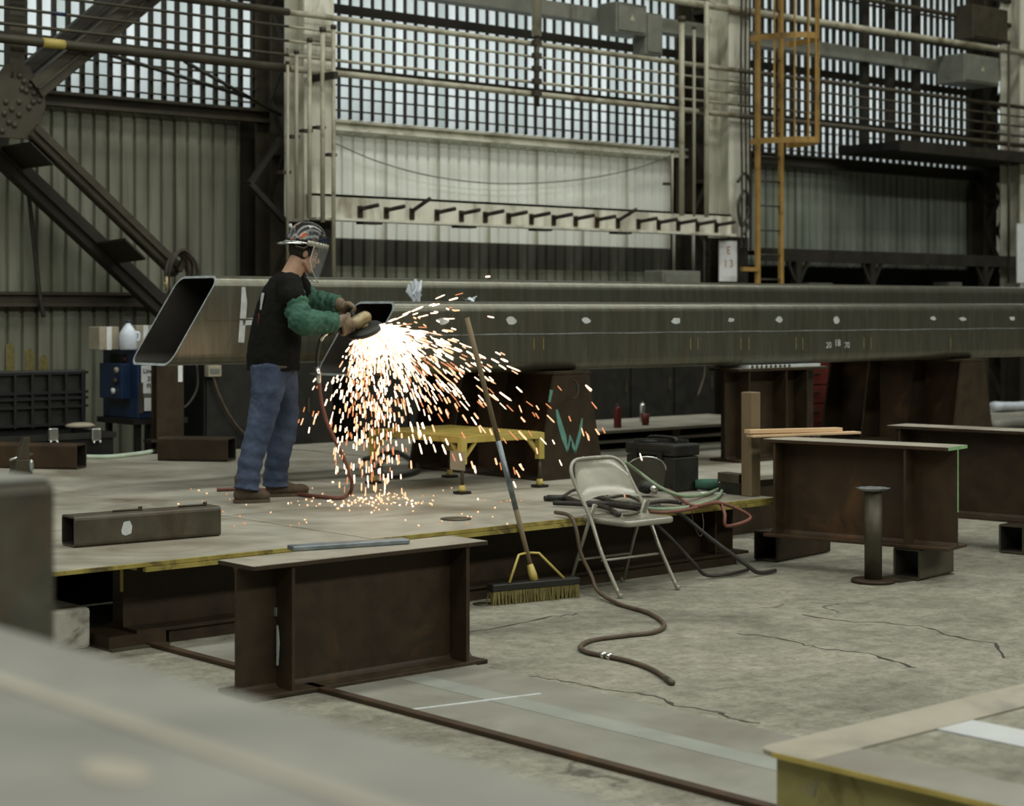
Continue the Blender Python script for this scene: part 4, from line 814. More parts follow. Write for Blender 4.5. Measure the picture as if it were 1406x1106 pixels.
# ------------------------------------------------------------------ black tool case, face shield
cx0, cx1, cy0, cy1, ch = 9.34, 9.60, 8.85, 9.32, .335
tc_ = thing('tool_case', ((cx0 + cx1)/2, (cy0 + cy1)/2, ZP), 'black plastic tool case standing on the platform behind the chair', 'tool case')
MB().box((cx0, cy0, ZP), (cx1, cy1, ZP + ch - .09)).build('body', M['dark'], tc_, .012); MB().box((cx0 - .006, cy0 - .006, ZP + ch - .085), (cx1 + .006, cy1 + .006, ZP + ch)).build('lid', M['dark'], tc_, .014)
MB().box((cx0 - .01, cy0 + .03, ZP + ch - .055), (cx0 - .004, cy1 - .03, ZP + ch - .045)).build('lid_groove', M['black'], tc_)
MB().tube(spline([V(9.47, 8.95, ZP + ch), V(9.47, 8.97, ZP + ch + .035), V(9.47, 9.2, ZP + ch + .035), V(9.47, 9.22, ZP + ch)], 4), .012, 8).build('handle', M['dark'], tc_)
for y in (8.95, 9.2): MB().box((cx0 - .016, y, ZP + .22), (cx0 - .006, y + .05, ZP + .29)).build('latch', M['black'], tc_)
tag(MB().lathe([(.075, 0), (.075, .012), (.03, .02)], (9.42, 9.16, ZP + ch + .0), 20).build('grinding_disc', M['black']), 'grinding disc lying on top of the black tool case', 'disc')
tag(MB().bar((9.36, 9.25, ZP + ch + .012), (9.56, 8.92, ZP + ch + .012), .05, .022).build('wrapped_strap', M['dark']), 'folded black strap on the tool case', 'strap')
def shield(name, c, faceang, label, scale=1.0):
    t = thing(name, c, label, 'face shield'); b = MB(); n = 12; vs_ = []; f_ = rz(faceang)
    for i in range(n + 1):
        a = math.radians(-80 + 160 * i / n)
        for j in range(5):
            z = .02 + (.10 + .13 * max(0, math.cos(a))**.8) * j / 4; rad = .125 + .02 * j / 4; vs_.append(Vector(c) + f_ @ V(rad * math.cos(a), rad * math.sin(a), z * (1 - .0)))
    b.add(vs_, [(i*5 + j, (i+1)*5 + j, (i+1)*5 + j + 1, i*5 + j + 1) for i in range(n) for j in range(4)], 0, True); b.build('clear_visor', M['visord'], t, fixn=False)
    e = MB().tube([vs_[i*5 + 4] for i in range(n + 1)], .005, 6); e.build('visor_rim', M['chrome'], t); return t
sh = shield('face_shield', D(893, 676, ZP + .03) + V(.03, .08, 0), math.radians(-130), 'clear face shield propped against the black tool case')
p = D(893, 678); MB().ell(p + V(0, .02, .05), (.09, .07, .05)).build('headgear', M['dark'], sh); MB().ell(p + V(-.03, -.06, .045), (.03, .025, .025), n=10, m=6).build('knob', M['chrome'], sh)
MB().obox(p + V(-.02, -.05, .012), (.05, .02, .02)).build('buckle', M['chrome'], sh)
# teal angle grinder, paper, offcuts
g0 = D(966, 664, ZP + .05); ag = thing('angle_grinder', g0, 'teal angle grinder lying at the platform edge by the wooden post', 'power tool'); dx = V(.76, -.65, 0)
MB().tube([g0 - dx*.06, g0 + dx*.0, g0 + dx*.10], [.03, .036, .036], 12).build('body', M['hose_g'] if False else M['cloth_g'], ag); MB().tube([g0 + dx*.10, g0 + dx*.13, g0 + dx*.2], [.034, .03, .024], 12).build('gear_head', M['chrome'], ag); MB().lathe([(.045, -.004), (.05, .0), (.05, .006), (.03, .012)], g0 + dx*.19 + V(.0, -.02, -.01), 18, Matrix.Rotation(1.2, 3, 'X')).build('guard', M['mill'], ag); MB().tube([g0 + dx*.17, g0 + dx*.17 + V(-.05, -.08, .0)], .012, 8).build('side_handle', M['dark'], ag)
tag(MB().obox(D(990, 676, ZP + .004), (.28, .12, .004), rz(-.5)).build('paper_sheet', M['white']), 'white paper sheet under the teal grinder', 'paper')
p = D(1000, 650, ZP + .08); tag(MB().rtube(rrect(.09, .07, .008, 3, 0, .035), rrect(.074, .054, .004, 3, 0, .035), lambda y, z: 0, lambda y, z: .22, 0, 1, 0, tf=lambda q: rz(1.45) @ q + V(9.585, 8.42, ZP + .075)).build('tube_offcut', [M['mill'], M['beam_in']]), 'short rectangular tube offcut beside the wooden post', 'offcut')
tag(MB().box((9.55, 8.42, ZP), (9.63, 8.62, ZP + .075)).build('wood_packer', M['dark']), 'dark packer under the rectangular tube offcut', 'block')
p = V(9.9, 9.38, ZP); ch_ = MB(); ch_.box(p, p + V(.012, .06, .25)); ch_.box(p + V(0, .048, 0), p + V(.14, .06, .25)); ch_.box(p + V(.128, 0, 0), p + V(.14, .06, .25)); tag(ch_.build('channel_offcut', M['mill']), 'upright channel offcut on the long steel deck near the wooden post', 'offcut')
# wooden post and planks
tag(MB().box((9.53, 8.30, ZP), (9.625, 8.395, ZP + .715)).build('wooden_post', M['wood'], bevel=.006), 'upright weathered wooden post at the platform corner', 'post')
b2 = V(9.40, 8.22, .865); tag(MB().bar(V(9.44, 8.24, .874), V(10.28, 7.98, .874), .085, .016).build('wood_plank', M['wood2'], bevel=.002), 'lower thin pine plank lying across the I-beam by the wooden post', 'plank', 'pine planks')
tag(MB().bar(V(9.44, 8.26, .903), V(10.18, 8.06, .896), .075, .026).build('wood_plank', M['wood2'], bevel=.002), 'upper pine plank resting on the thinner plank by the wooden post', 'plank', 'pine planks')
# I-beam support with packing plate, red cabinet
ibeam('support_stub', 1.16, .785, .34, .022, .016, (.14, .62, .9), 'upright-webbed I-beam stub supporting the chalk-lined beam', 'steel beam', (11.55, 10.36, ZP), 0, 'rust', 'flangetop')
o = MB(); o.box((11.68, 10.2, ZP + .787), (12.62, 10.5, ZP + .812)); tag(o.build('packing_plate', M['chalk'], bevel=.003), 'pale packing plate with bolts between the stub and the chalk-lined beam', 'plate')
for i in range(9):
    x = 11.72 + i * .06; MB().lathe([(.014, -.012), (.014, 0)], (x, 10.195, ZP + .80), 8, Matrix.Rotation(math.pi/2, 3, 'X')).build('bolt', M['mill'], None); bo = bpy.context.view_layer
for o in [q for q in bpy.data.objects if q.name.startswith('bolt') and q.parent is None]:
    par = bpy.data.objects['packing_plate']; l = o.location.copy(); o.parent = par; o.location = l - par.location
a = ay(1052, 575, 12.6); c_ = ay(1140, 498, 12.6)
rc = thing('red_cabinet', ((a.x + c_.x)/2, 12.8, ZP), 'red steel tool cabinet behind the I-beam stub', 'cabinet'); MB().box((a.x, 12.6, ZP), (c_.x, 13.1, 1.36)).build('body', M['redpaint'], rc, .01)
for i in range(4): dw = MB().box((a.x + .04, 12.58, ZP + .08 + i*.2), (c_.x - .04, 12.6, ZP + .26 + i*.2)).build('drawer', M['redpaint'], rc, .004); MB().bar((a.x + .2, 12.57, ZP + .2 + i*.2), (c_.x - .2, 12.57, ZP + .2 + i*.2), .015, .012).build('handle', M['mill'], dw)
# plates stacked on the long steel deck
for k, (z, dx_, lab) in enumerate(((ZP, 0, 'lowest steel plate of the stack on the long steel deck'), (ZP + .09, .15, 'upper steel plate of the stack on the long steel deck'))):
    tag(MB().box((10.9 + dx_, 11.95, z + .06), (14.3 + dx_, 13.2, z + .085)).build('steel_plate', M['plate']), lab, 'plate', 'stacked plates')
    for x in (11.2, 12.6, 14.0): tag(MB().box((x, 11.95, z + (.0 if k == 0 else -.005)), (x + .1, 13.2, z + .06)).build('bearer', M['rust']), 'dark bearer bar under the stacked plates', 'bar', 'bearers')
zz = ZP + .175
def can(px, Y, r, h, mt, lab, name, cat):
    p = ay(px, 500, Y); p.z = zz; t = thing(name, p, lab, cat); MB().lathe([(r*.96, 0), (r, .01), (r, h*.8), (r*.6, h*.9), (r*.45, h*.92)], p, 16).build('body', M[mt], t); MB().lathe([(r*.5, h*.9), (r*.5, h)], p, 12).build('cap', M['mill'], t)
can(848, 12.2, .036, .22, 'redpaint', 'dark red spray can standing on the stacked plates', 'spray_can', 'can')
p = ay(886, 560, 12.3); p.z = zz; tag(MB().lathe([(.032, 0), (.045, .11), (.04, .11), (.03, .01)], p, 16).build('plastic_cup', M['redpaint']), 'small red cup on the stacked plates', 'cup')
can(882, 12.7, .03, .2, 'chrome', 'small shiny flask on the stacked plates', 'flask', 'bottle')
# ------------------------------------------------------------------ black boxes added to fill the dark region by the back wall
def cabinet(x0, x1, y0, y1, h, lab, nd=2, mt='dark', z0=0):
    t = thing('dark_filler', ((x0 + x1)/2, (y0 + y1)/2, z0), lab, 'cabinet', 'dark boxes added along the wall'); MB().box((x0, y0, z0), (x1, y1, z0 + h)).build('body', M['black'], t, .01)
    for i in range(nd):
        a = x0 + (x1 - x0) * i / nd; c_ = x0 + (x1 - x0) * (i + 1) / nd; d = MB().box((a + .02, y0 - .02, z0 + .08), (c_ - .02, y0, z0 + h - .05)).build('door', M[mt], t); MB().box((c_ - .09, y0 - .035, z0 + h*.5), (c_ - .07, y0 - .02, z0 + h*.6)).build('handle', M['mill'], d)
    return t
cabinet(9.2, 10.45, 14.75, 15.35, 1.45, 'added dark box against the ribbed wall behind the worker', 2)
cabinet(11.1, 13.0, 14.9, 15.6, 1.35, 'added dark box behind the teal-marked trestle', 3)
cabinet(14.4, 16.6, 15.05, 15.6, 1.55, 'added dark box behind the black tool case', 3)
cabinet(17.6, 20.4, 14.43, 14.95, 1.5, 'added dark box behind the plain trestle', 4)
p = ay(967, 500, 14.86); hl = thing('hanging_lamp', V(p.x, 14.86, 1.2), 'small hanging work lamp with a dangling cord', 'lamp'); MB().tube([V(p.x, 14.86, 1.3), V(p.x, 14.86, 2.62)], .008, 6).build('cord', M['hose_k'], hl); MB().lathe([(.03, .1), (.045, .04), (.045, 0), (.02, -.05)], (p.x, 14.86, 1.22), 12).build('lamp_head', M['chrome'], hl); MB().tube(spline([V(p.x, 14.86, 1.17), V(p.x + .0, 14.86, .95), V(p.x - .12, 14.86, .7)], 5), .012, 6).build('tail_cord', M['hose_b'], hl)
p = ay(283, 517, 14.7); q = ay(301, 501, 14.7); jb = thing('wall_socket_box', (p.x, 14.7, p.z), 'small beige socket box on the added dark box', 'socket'); MB().box((p.x, 14.66, p.z), (q.x, 14.73, q.z)).build('box', M['card'], jb, .005); MB().box((p.x + .02, 14.655, p.z + .03), (q.x - .02, 14.66, q.z - .03)).build('face', M['greybox'], jb)
hose('power_cord', [ay(x, y, 14.68) for x, y in ((293, 517), (300, 540), (315, 570), (332, 592), (345, 600))], .012, 'hose_b', 'brown power cord hanging from the beige socket box', 'cord')
hose('power_cord', [ay(x, y, 14.7) for x, y in ((270, 500), (271, 530), (262, 550), (252, 560))], .012, 'hose_k', 'black power cord curling behind the rusty post', 'cord')
# ------------------------------------------------------------------ welder, jug, crate, post
wx0 = ay(189, 560, 14.66).x; wx1 = wx0 + .46; wz0, wz1 = .74, 1.365
wd = thing('welding_machine', (wx0 + .3, 14.8, .0), 'blue welding power source on a dark stand with paper notes', 'welding machine')
MB().box((wx0, 14.66, wz0), (wx1, 15.3, wz1)).build('housing', M['blue'], wd, .012)
MB().box((wx0 - .05, 14.64, wz0 - .05), (wx1 + .05, 15.32, wz0)).build('stand_top', M['black'], wd)
for x in (wx0, wx1 - .05):
    for y in (14.68, 15.2): MB().box((x, y, 0), (x + .05, y + .05, wz0 - .05)).build('stand_leg', M['dark'], wd)
cpn = MB().box((wx0 - .10, 14.78, wz0 + .18), (wx0, 15.18, wz0 + .5)).build('control_box', M['blue'], wd, .006)
for (y, z, m_) in ((14.85, wz0 + .44, 'card'), (14.87, wz0 + .34, 'mill'), (14.91, wz0 + .25, 'white')): MB().lathe([(.028, 0), (.028, .02)], (wx0 - .10, y, z), 12, Matrix.Rotation(-math.pi/2, 3, 'Y')).build('dial', M[m_], cpn)
MB().box((wx0 - .003, 14.86, wz1 - .12), (wx0, 15.16, wz1 - .04)).build('vent_strip', M['black'], wd)
MB().lathe([(.02, 0), (.02, .012)], (wx0, 14.88, wz1 - .09), 10, Matrix.Rotation(-math.pi/2, 3, 'Y')).build('red_button', M['redpaint'], wd)
MB().ell((wx0 + .08, 14.658, wz1 - .16), (.045, .006, .02), n=12, m=6).build('badge', M['white'], wd)
text_mesh('350', .05, 'model_lettering', M['barsteel'], wd, (wx0 + .09, 14.657, wz1 - .24), (1,0,0), (0,0,1))
n1a = ay(194, 540, 14.652); n1b = ay(222, 501, 14.652); nt_ = MB().box((n1a.x, 14.65, n1a.z), (n1b.x, 14.654, n1b.z)).build('paper_note', M['white'], wd)
ncx = (n1a.x + n1b.x)/2
for s_, f_ in (('Lincoln', .80), ('350', .52), ('Flux', .26)): text_mesh(s_, .062, 'note_lettering', M['ink'], nt_, (ncx, 14.648, n1a.z + (n1b.z - n1a.z) * f_), (1,0,0), (0,0,1))
n2a = ay(198, 564, 14.652); n2b = ay(223, 545, 14.652); MB().box((n2a.x, 14.65, n2a.z), (n2b.x, 14.654, n2b.z)).build('paper_note', M['white'], wd)
MB().box((n1a.x + .02, 14.648, n2b.z + .005), (n1b.x, 14.652, n1a.z - .002)).build('tape_strip', M['greybox'], wd); MB().box((n2a.x - .05, 14.645, n2a.z - .02), (n2a.x - .015, 14.66, n1a.z + .1)).build('hasp', M['mill'], wd)
p = ay(176, 484, 14.8); jg = thing('water_jug', (p.x, 14.8, wz1), 'milky plastic water jug with blue cap on the blue machine', 'jug'); jp = V(p.x, 14.8, wz1)
MB().lathe([(.07, 0), (.08, .01), (.082, .13), (.075, .16), (.05, .2), (.022, .235), (.02, .25)], jp, 18).build('body', M['jug'], jg); MB().lathe([(.024, .245), (.024, .268)], jp, 12).build('cap', M['blue'], jg); MB().tube(spline([jp + V(.06, -.03, .16), jp + V(.085, -.045, .15), jp + V(.085, -.045, .1), jp + V(.07, -.04, .08)], 4), .012, 8).build('handle', M['jug'], jg)
for (px, y_, w_, h_, lab) in ((150, 14.95, .2, .21, 'pale carton on the blue machine beside the water jug'), (200, 15.02, .2, .22, 'pale carton on the blue machine behind the mitred beam end')):
    p = ay(px, 470, y_); t = thing('carton', (p.x, y_, wz1), lab, 'box', 'cartons on the blue machine'); MB().box((p.x - w_/2, y_, wz1), (p.x + w_/2, y_ + .2, wz1 + h_)).build('body', M['card'], t, .006); MB().box((p.x - .025, y_ - .002, wz1), (p.x + .025, y_, wz1 + h_)).build('tape', M['white'], t)
# open black crate
kx0 = ay(-50, 560, 14.4).x; kx1 = ay(158, 600, 14.35).x
kc = thing('open_crate', ((kx0 + kx1)/2, 14.7, 0), 'black plastic crate with ribbed lid standing open', 'crate')
b = MB(); zt = .66
b.box((kx0, 14.38, 0), (kx1, 14.42, zt)); b.box((kx0, 15.06, 0), (kx1, 15.1, zt)); b.box((kx0, 14.42, 0), (kx0 + .04, 15.06, zt)); b.box((kx1 - .04, 14.42, 0), (kx1, 15.06, zt)); b.box((kx0, 14.42, 0), (kx1, 15.06, .04)); b.build('tub', M['black'], kc)
MB().box((kx0 - .02, 14.36, zt - .05), (kx1 + .02, 14.38, zt)).build('rim', M['dark'], kc)
lx1 = ay(118, 520, 15.05).x; lz1 = ay(60, 508, 15.05).z; ld_ = MB().box((kx0, 15.04, zt), (lx1, 15.1, lz1)).build('lid', M['dark'], kc, .02)
x = kx0 + .1
while x < lx1: MB().box((x - .012, 15.0, zt + .02), (x + .012, 15.04, lz1 - .02)).build('lid_rib', M['black'], ld_); x += .165
for f in (.08, .38, .52, .62, .95): z = zt + (lz1 - zt) * f; MB().box((kx0, 15.005, z - .012), (lx1, 15.04, z + .012)).build('lid_rib', M['black'], ld_)
for px in (72, 131):
    p = ay(px, 597, 14.36); lt = MB().box((p.x - .045, 14.335, p.z - .05), (p.x + .045, 14.36, p.z + .06)).build('latch', M['chrome'], kc, .01)
    for s_ in (-.03, .03): MB().ell((p.x + s_, 14.33, p.z - .06), (.014, .014, .014), n=8, m=6).build('latch_rivet', M['chrome'], lt)
p = ay(110, 586, 14.6); b = MB().ell((p.x, 14.6, zt + .05), (.14, .1, .03), n=12, m=6); tag(b.build('folded_cloth', M['card']), 'pale folded cloth on the rim of the black crate', 'cloth')
for pp in (): pass
# rusty post by the machine
p0 = ay(217, 560, 14.30).x; p1 = ay(254, 560, 14.30).x; ps = thing('steel_post', ((p0 + p1)/2, 14.3, 0), 'rusty I-section post standing behind the mitred beam end', 'post')
cxp = (p0 + p1)/2
MB().box((p0, 14.32, 0), (p1, 14.34, 1.5)).build('flange', M['rust'], ps); MB().box((p0, 14.40, 0), (p1, 14.42, 1.5)).build('flange', M['rust'], ps); MB().box((cxp - .01, 14.34, 0), (cxp + .01, 14.40, 1.5)).build('web', M['rust2'], ps)
MB().box((p1 - .06, 14.316, ay(249, 524, 14.3).z), (p1 - .015, 14.32, 1.36)).build('paper_strip', M['white'], ps); MB().box((p0 - .06, 14.31, .55), (p1 + .02, 14.45, .575)).build('collar', M['trussd'], ps)
# coil of cable and stick by the brace
c0 = ay(243, 382, 14.9); cc = thing('cable_coil', c0, 'coil of brown cable hung on the brace end behind the mitred beam', 'cable coil'); 
for k in range(5):
    MB().tube([c0 + V((.16 + .012*k) * math.cos(a) * .75, -.03*k + .02*math.sin(3*a + k), (.22 + .01*k) * math.sin(a)) for a in [i*2*math.pi/24 for i in range(24)]], .016, 6, closed=True).build('cable_turn', M['hose_b' if k % 2 else 'hose_k'], cc)
MB().bar(ay(246, 372, 14.9), ay(258, 343, 14.9), .04, .05).build('hook_bar', M['truss'], cc)
b = MB(); q = ay(229, 400, 14.8); b.tube([q, q + V(0, 0, .14)], .016, 8); b.tube([q + V(-.03, 0, .07), q + V(.03, 0, .07)], .012, 8); b.build('brass_valve', M['grindy'], cc)
hose('wall_cable', [ay(x, y, 15.82) for x, y in ((36, 235), (42, 290), (48, 345), (54, 400), (60, 435))], .022, 'hose_k', 'dark cable hanging down the ribbed wall', 'cable')
# steel clamp at the deck edge left
p = D(34, 652, ZP); cl_ = thing('steel_clamp', p, 'dark steel clamp standing on the deck in front of the black crate', 'clamp'); 
MB().prism([p + V(-.09, 0, 0), p + V(.07, 0, 0), p + V(.05, 0, .12), p + V(-.06, 0, .12)], (0, .1, 0)).build('jaw_base', M['mill'], cl_, .006); MB().prism([p + V(-.05, .02, .12), p + V(.05, .02, .12), p + V(.055, .02, .29), p + V(.01, .02, .29)], (0, .06, 0)).build('upright', M['mill'], cl_, .004); MB().tube([p + V(-.1, .05, .12), p + V(.09, .05, .16)], .01, 8).build('tommy_bar', M['chrome'], cl_)
MB().ell(p + V(.055, .0, .07), (.02, .02, .05), n=8, m=6).build('bright_weld', M['cutedge'], cl_)
# disc and scraps on the deck
for (px, py, r, lab) in ((626, 712, .095, 'worn grinding disc lying flat on the platform near the broom'), ):
    p = D(px, py, ZP + .003); tag(MB().lathe([(r, 0), (r, .004), (r*.35, .008), (.012, .008)], p, 24).build('grinding_disc', M['mill']), lab, 'disc')
p = az(663, 829, .001); tag(MB().lathe([(.06, 0), (.06, .004)], p, 20).build('grinding_disc', M['mill']), 'small worn disc on the floor under the broom', 'disc')
# plastic scraps stuck on top of the near beam
def crumple(px, py, w_, h_, seed, lab):
    r_ = random.Random(seed); p = ay(px, py, 10.5); p.z = 1.79; b = MB()
    for k in range(7):
        c_ = p + V(r_.uniform(-w_, w_) * .5, r_.uniform(-.03, .03), 0); tip = c_ + V(r_.uniform(-.04, .04), r_.uniform(-.02, .02), h_ * r_.uniform(.5, 1)); s_ = V(r_.uniform(.015, .04), r_.uniform(-.02, .02), r_.uniform(-.02, .02)); m_ = (c_ + tip)/2 + V(r_.uniform(-.03, .03), r_.uniform(-.02, .02), 0)
        b.add([c_, c_ + s_*.5, m_ + s_, tip + s_*.4, tip, m_ - s_*.3, m_ + V(0, -.012, 0)], [(0, 1, 6), (1, 2, 6), (2, 3, 6), (3, 4, 6), (4, 5, 6), (5, 0, 6)])
    tag(b.build('plastic_scrap', M['visord'] if False else M['jug'], fixn=False), lab, 'scrap', 'plastic scraps on the long beam')
crumple(568, 395, .05, .19, 5, 'tall crumpled clear plastic scrap on the chalk-lined beam'); crumple(648, 408, .12, .06, 8, 'low crumpled clear plastic scrap on the chalk-lined beam')
# far wrapped bundles on the long steel deck
for k, (px0, px1, py, h_, lab) in enumerate(((1362, 1500, 590, .10, 'long grey wrapped bundle on the long steel deck'), (1366, 1500, 566, .12, 'glossy white wrapped bundle behind the grey bundle'))):
    a = az(px0, py, ZP); L_ = [a + V(i * .35, .0, h_/2 + .02*math.sin(i*2.1 + k)) for i in range(8)]; 
    for q in L_: q.z = max(q.z, ZP + h_/2)
    tag(MB().tube(spline(L_, 3), h_/2, 10, ell=1.6).build('wrapped_bundle', M['jug' if k else 'fgsteel']), lab, 'bundle')
# ================================================================== the worker
PO = V(6.95, 10.35, ZP); pf_ = V(.931, -.366, 0).normalized(); pl_ = V(-pf_.y, pf_.x, 0); UP = V(0, 0, 1)
def PP(px, py, b=0): return apl(px, py, PO + pl_ * b, pl_)
pw = thing('person', PO, 'person in black t-shirt, green sleeves and jeans bending to grind a beam end', 'person')
def organic(b, name, mt, voxel=.008, smooth=6, parent=pw, wr=0, wscale=.05, sub=None):
    o = b.build(name, mt, parent, smooth=True); m_ = o.modifiers.new('remesh', 'REMESH'); m_.mode = 'VOXEL'; m_.voxel_size = voxel; m_.use_smooth_shade = True
    if smooth: s_ = o.modifiers.new('smooth', 'SMOOTH'); s_.iterations = smooth; s_.factor = .5
    if wr:
        tx = bpy.data.textures.new(name + '_folds', 'CLOUDS'); tx.noise_scale = wscale; tx.noise_depth = 2
        d = o.modifiers.new('folds', 'DISPLACE'); d.texture = tx; d.strength = wr; d.mid_level = .5; d.texture_coords = 'LOCAL'
    return o
T25 = math.radians(24); hf = pf_ * math.cos(T25) - UP * math.sin(T25); hu = UP * math.cos(T25) + pf_ * math.sin(T25)
HO = PP(416.5, 349, 0); HR = Matrix((hf, pl_, hu)).transposed()
def Hd(a, b, c_): return HO + HR @ V(a, b, c_)
# ---- body: one continuous surface
J = dict(hipN=PP(366, 515, -.095), hipF=PP(380, 515, .095), kneeN=PP(353, 592, -.13), kneeF=PP(391, 590, .13), ankN=PP(338, 672, -.16), ankF=PP(380, 667, .17), pel=PP(374, 502), chest=PP(384, 430), neckb=PP(397, 384),
    shN=PP(398, 397, -.19), shF=PP(404, 393, .19), elN=PP(412, 441, -.29), elF=PP(429, 413, .25), wrN=PP(459, 443, -.15), wrF=PP(465, 417, .07))
b = MB()
for a, c_, r0, r1 in (('hipN', 'kneeN', .082, .06), ('kneeN', 'ankN', .058, .04), ('hipF', 'kneeF', .082, .06), ('kneeF', 'ankF', .058, .04), ('pel', 'chest', .12, .125), ('hipN', 'hipF', .09, .09), ('shN', 'shF', .06, .06), ('shN', 'elN', .05, .042), ('elN', 'wrN', .042, .03), ('shF', 'elF', .05, .042), ('elF', 'wrF', .042, .03)):
    b.cap2(J[a], J[c_], r0, r1)
b.cap2(J['chest'], J['neckb'], .115, .08)
b.cap2(PP(395, 386), Hd(-.02, 0, -.045), .068, .058, 16); b.cap2(PP(402, 380), Hd(.012, 0, -.06), .05, .045, 16)
b.ell(Hd(-.004, 0, .045), (.098, .076, .1), HR, 20, 14); b.ell(Hd(.042, 0, -.018), (.062, .06, .088), HR, 20, 14)
for s_ in (-1, 1):
    b.cap2(Hd(.015, s_*.05, -.05), Hd(.078, s_*.018, -.085), .02, .02); b.cap2(Hd(.082, s_*.012, .032), Hd(.068, s_*.045, .028), .013, .012); b.ell(Hd(.072, s_*.038, -.012), (.025, .02, .022), HR, 10, 8)
    b.ell(Hd(-.004, s_*.078, .0), (.02, .009, .03), HR, 10, 8); b.ell(Hd(-.01, s_*.083, .012), (.01, .006, .014), HR, 8, 6)
b.ell(Hd(.086, 0, -.086), (.022, .024, .02), HR, 12, 8)
b.cap2(Hd(.097, 0, .026), Hd(.117, 0, -.006), .008, .011); b.ell(Hd(.110, 0, -.014), (.012, .017, .009), HR, 10, 8)
b.ell(Hd(.103, 0, -.043), (.009, .022, .006), HR, 10, 6); b.ell(Hd(.1, 0, -.054), (.009, .02, .006), HR, 10, 6)
body = organic(b, 'body', M['skin'], .0055, 3)
for s_ in (-1, 1): MB().ell(Hd(.083, s_*.031, .010), (.013, .013, .011), HR, 10, 8).build('eye', M['white'], pw); MB().ell(Hd(.094, s_*.032, .008), (.004, .006, .006), HR, 8, 6).build('iris', M['hair'], pw)
# ---- hair
b = MB(); b.ell(Hd(-.012, 0, .035), (.1, .0815, .095), HR, 24, 16); keep = []
for f in b.f:
    c_ = sum((b.v[i] for i in f), V(0,0,0)) / len(f); q = HR.transposed() @ (c_ - HO)
    if not ((q.x > .012 and q.z < .06 and not (q.x < .04 and q.z > .0)) or q.z < -.038): keep.append(f)
b.f = keep; b.m = [0]*len(keep); b.sm = [True]*len(keep); hr_ = b.build('hair', M['hair'], pw, smooth=True); so = hr_.modifiers.new('thick', 'SOLIDIFY'); so.thickness = .006; so.offset = 1
# ---- safety glasses
b = MB()
for s_ in (-1, 1): b.tube([Hd(.098, s_*.006, .016), Hd(.096, s_*.05, .018), Hd(.07, s_*.074, .018), Hd(.0, s_*.082, .014)], .0025, 6); b.tube([Hd(.1 + .0*math.cos(a), s_*.031 + .026*math.cos(a), .012 + .017*math.sin(a)) - hf*(.012*abs(math.cos(a))) for a in [i*math.pi/6 for i in range(12)]], .0022, 6, closed=True)
b.build('safety_glasses', M['dark'], pw)
# ---- t-shirt
b = MB()
ctr = [(375, 508, .176, 1.10), (375, 492, .180, 1.08), (377, 470, .174, 1.1), (380, 445, .165, 1.16), (384, 422, .152, 1.28), (389, 402, .135, 1.42), (393, 388, .108, 1.55), (397, 378, .075, 1.35)]
b.tube([PP(x, y) for x, y, r, e in ctr], [r for *_, r, e in ctr], 28, True, 0, False, [e for *_, e in ctr], up=pf_)
for sh, el, (px, py, bb) in (('shN', 'elN', (396, 392, -.16)), ('shF', 'elF', (402, 389, .16))): b.cap2(PP(px, py, bb), J[sh] + (J[el] - J[sh]) * .26, .094, .094, 16)
shirt = organic(b, 't_shirt', M['cloth_b'], .009, 6, wr=.022, wscale=.09)
MB().tube([PP(397.5, 378.5) + pf_*(.066*math.cos(a)) + pl_*(.075*math.sin(a)) + UP*(-.012*math.cos(a)) for a in [i*2*math.pi/24 for i in range(24)]], .009, 8, closed=True).build('collar', M['cloth_b'], shirt)
b = MB()
for k, (x0, y0, x1, y1, m_) in enumerate(((361, 402, 357, 425, 0), (355, 430, 352, 452, 1))): 
    a = PP(x0, y0, -.06); c_ = PP(x1, y1, -.06)
    b.bar(a, c_, .06, .006, -pf_, m_)
b.build('back_print', [M['chalk'], M['redpaint']], shirt)
# ---- jeans
b = MB(); w_ = lambda r, k, amp=.006: r + amp * math.sin(k * 2.4)
def leg(pts):
    P = spline([PP(*p[:3]) for p in pts], 5); R = []
    for i in range(len(pts) - 1):
        for k in range(5): R.append(pts[i][3] + (pts[i+1][3] - pts[i][3]) * k / 5)
    R.append(pts[-1][3]); n = len(R); R = [r + (.0015 + .008 * (i / n)**3) * math.sin(i * 1.9 + 1) for i, r in enumerate(R)]
    b.tube(P, R, 20, True, up=pf_)
leg([(370, 504, -.075, .128), (368, 530, -.095, .116), (363, 558, -.11, .1), (355, 590, -.13, .09), (348, 618, -.14, .083), (342, 645, -.15, .082), (338, 672, -.16, .086)])
leg([(380, 504, .075, .128), (386, 530, .095, .114), (391, 558, .11, .096), (390, 588, .13, .088), (384, 618, .15, .084), (379, 645, .165, .082), (378, 667, .17, .09)])
b.cap2(PP(374, 506, -.06), PP(376, 506, .06), .13, .13, 18)
jn = organic(b, 'jeans', M['jeans'], .009, 4, wr=.022, wscale=.085)
b = MB(); b.tube([PP(375, 503) + pf_*(.163*math.cos(a)) + pl_*(.185*math.sin(a)) for a in [i*2*math.pi/24 for i in range(24)]], .012, 8, closed=True); b.build('belt', M['boot'], pw)
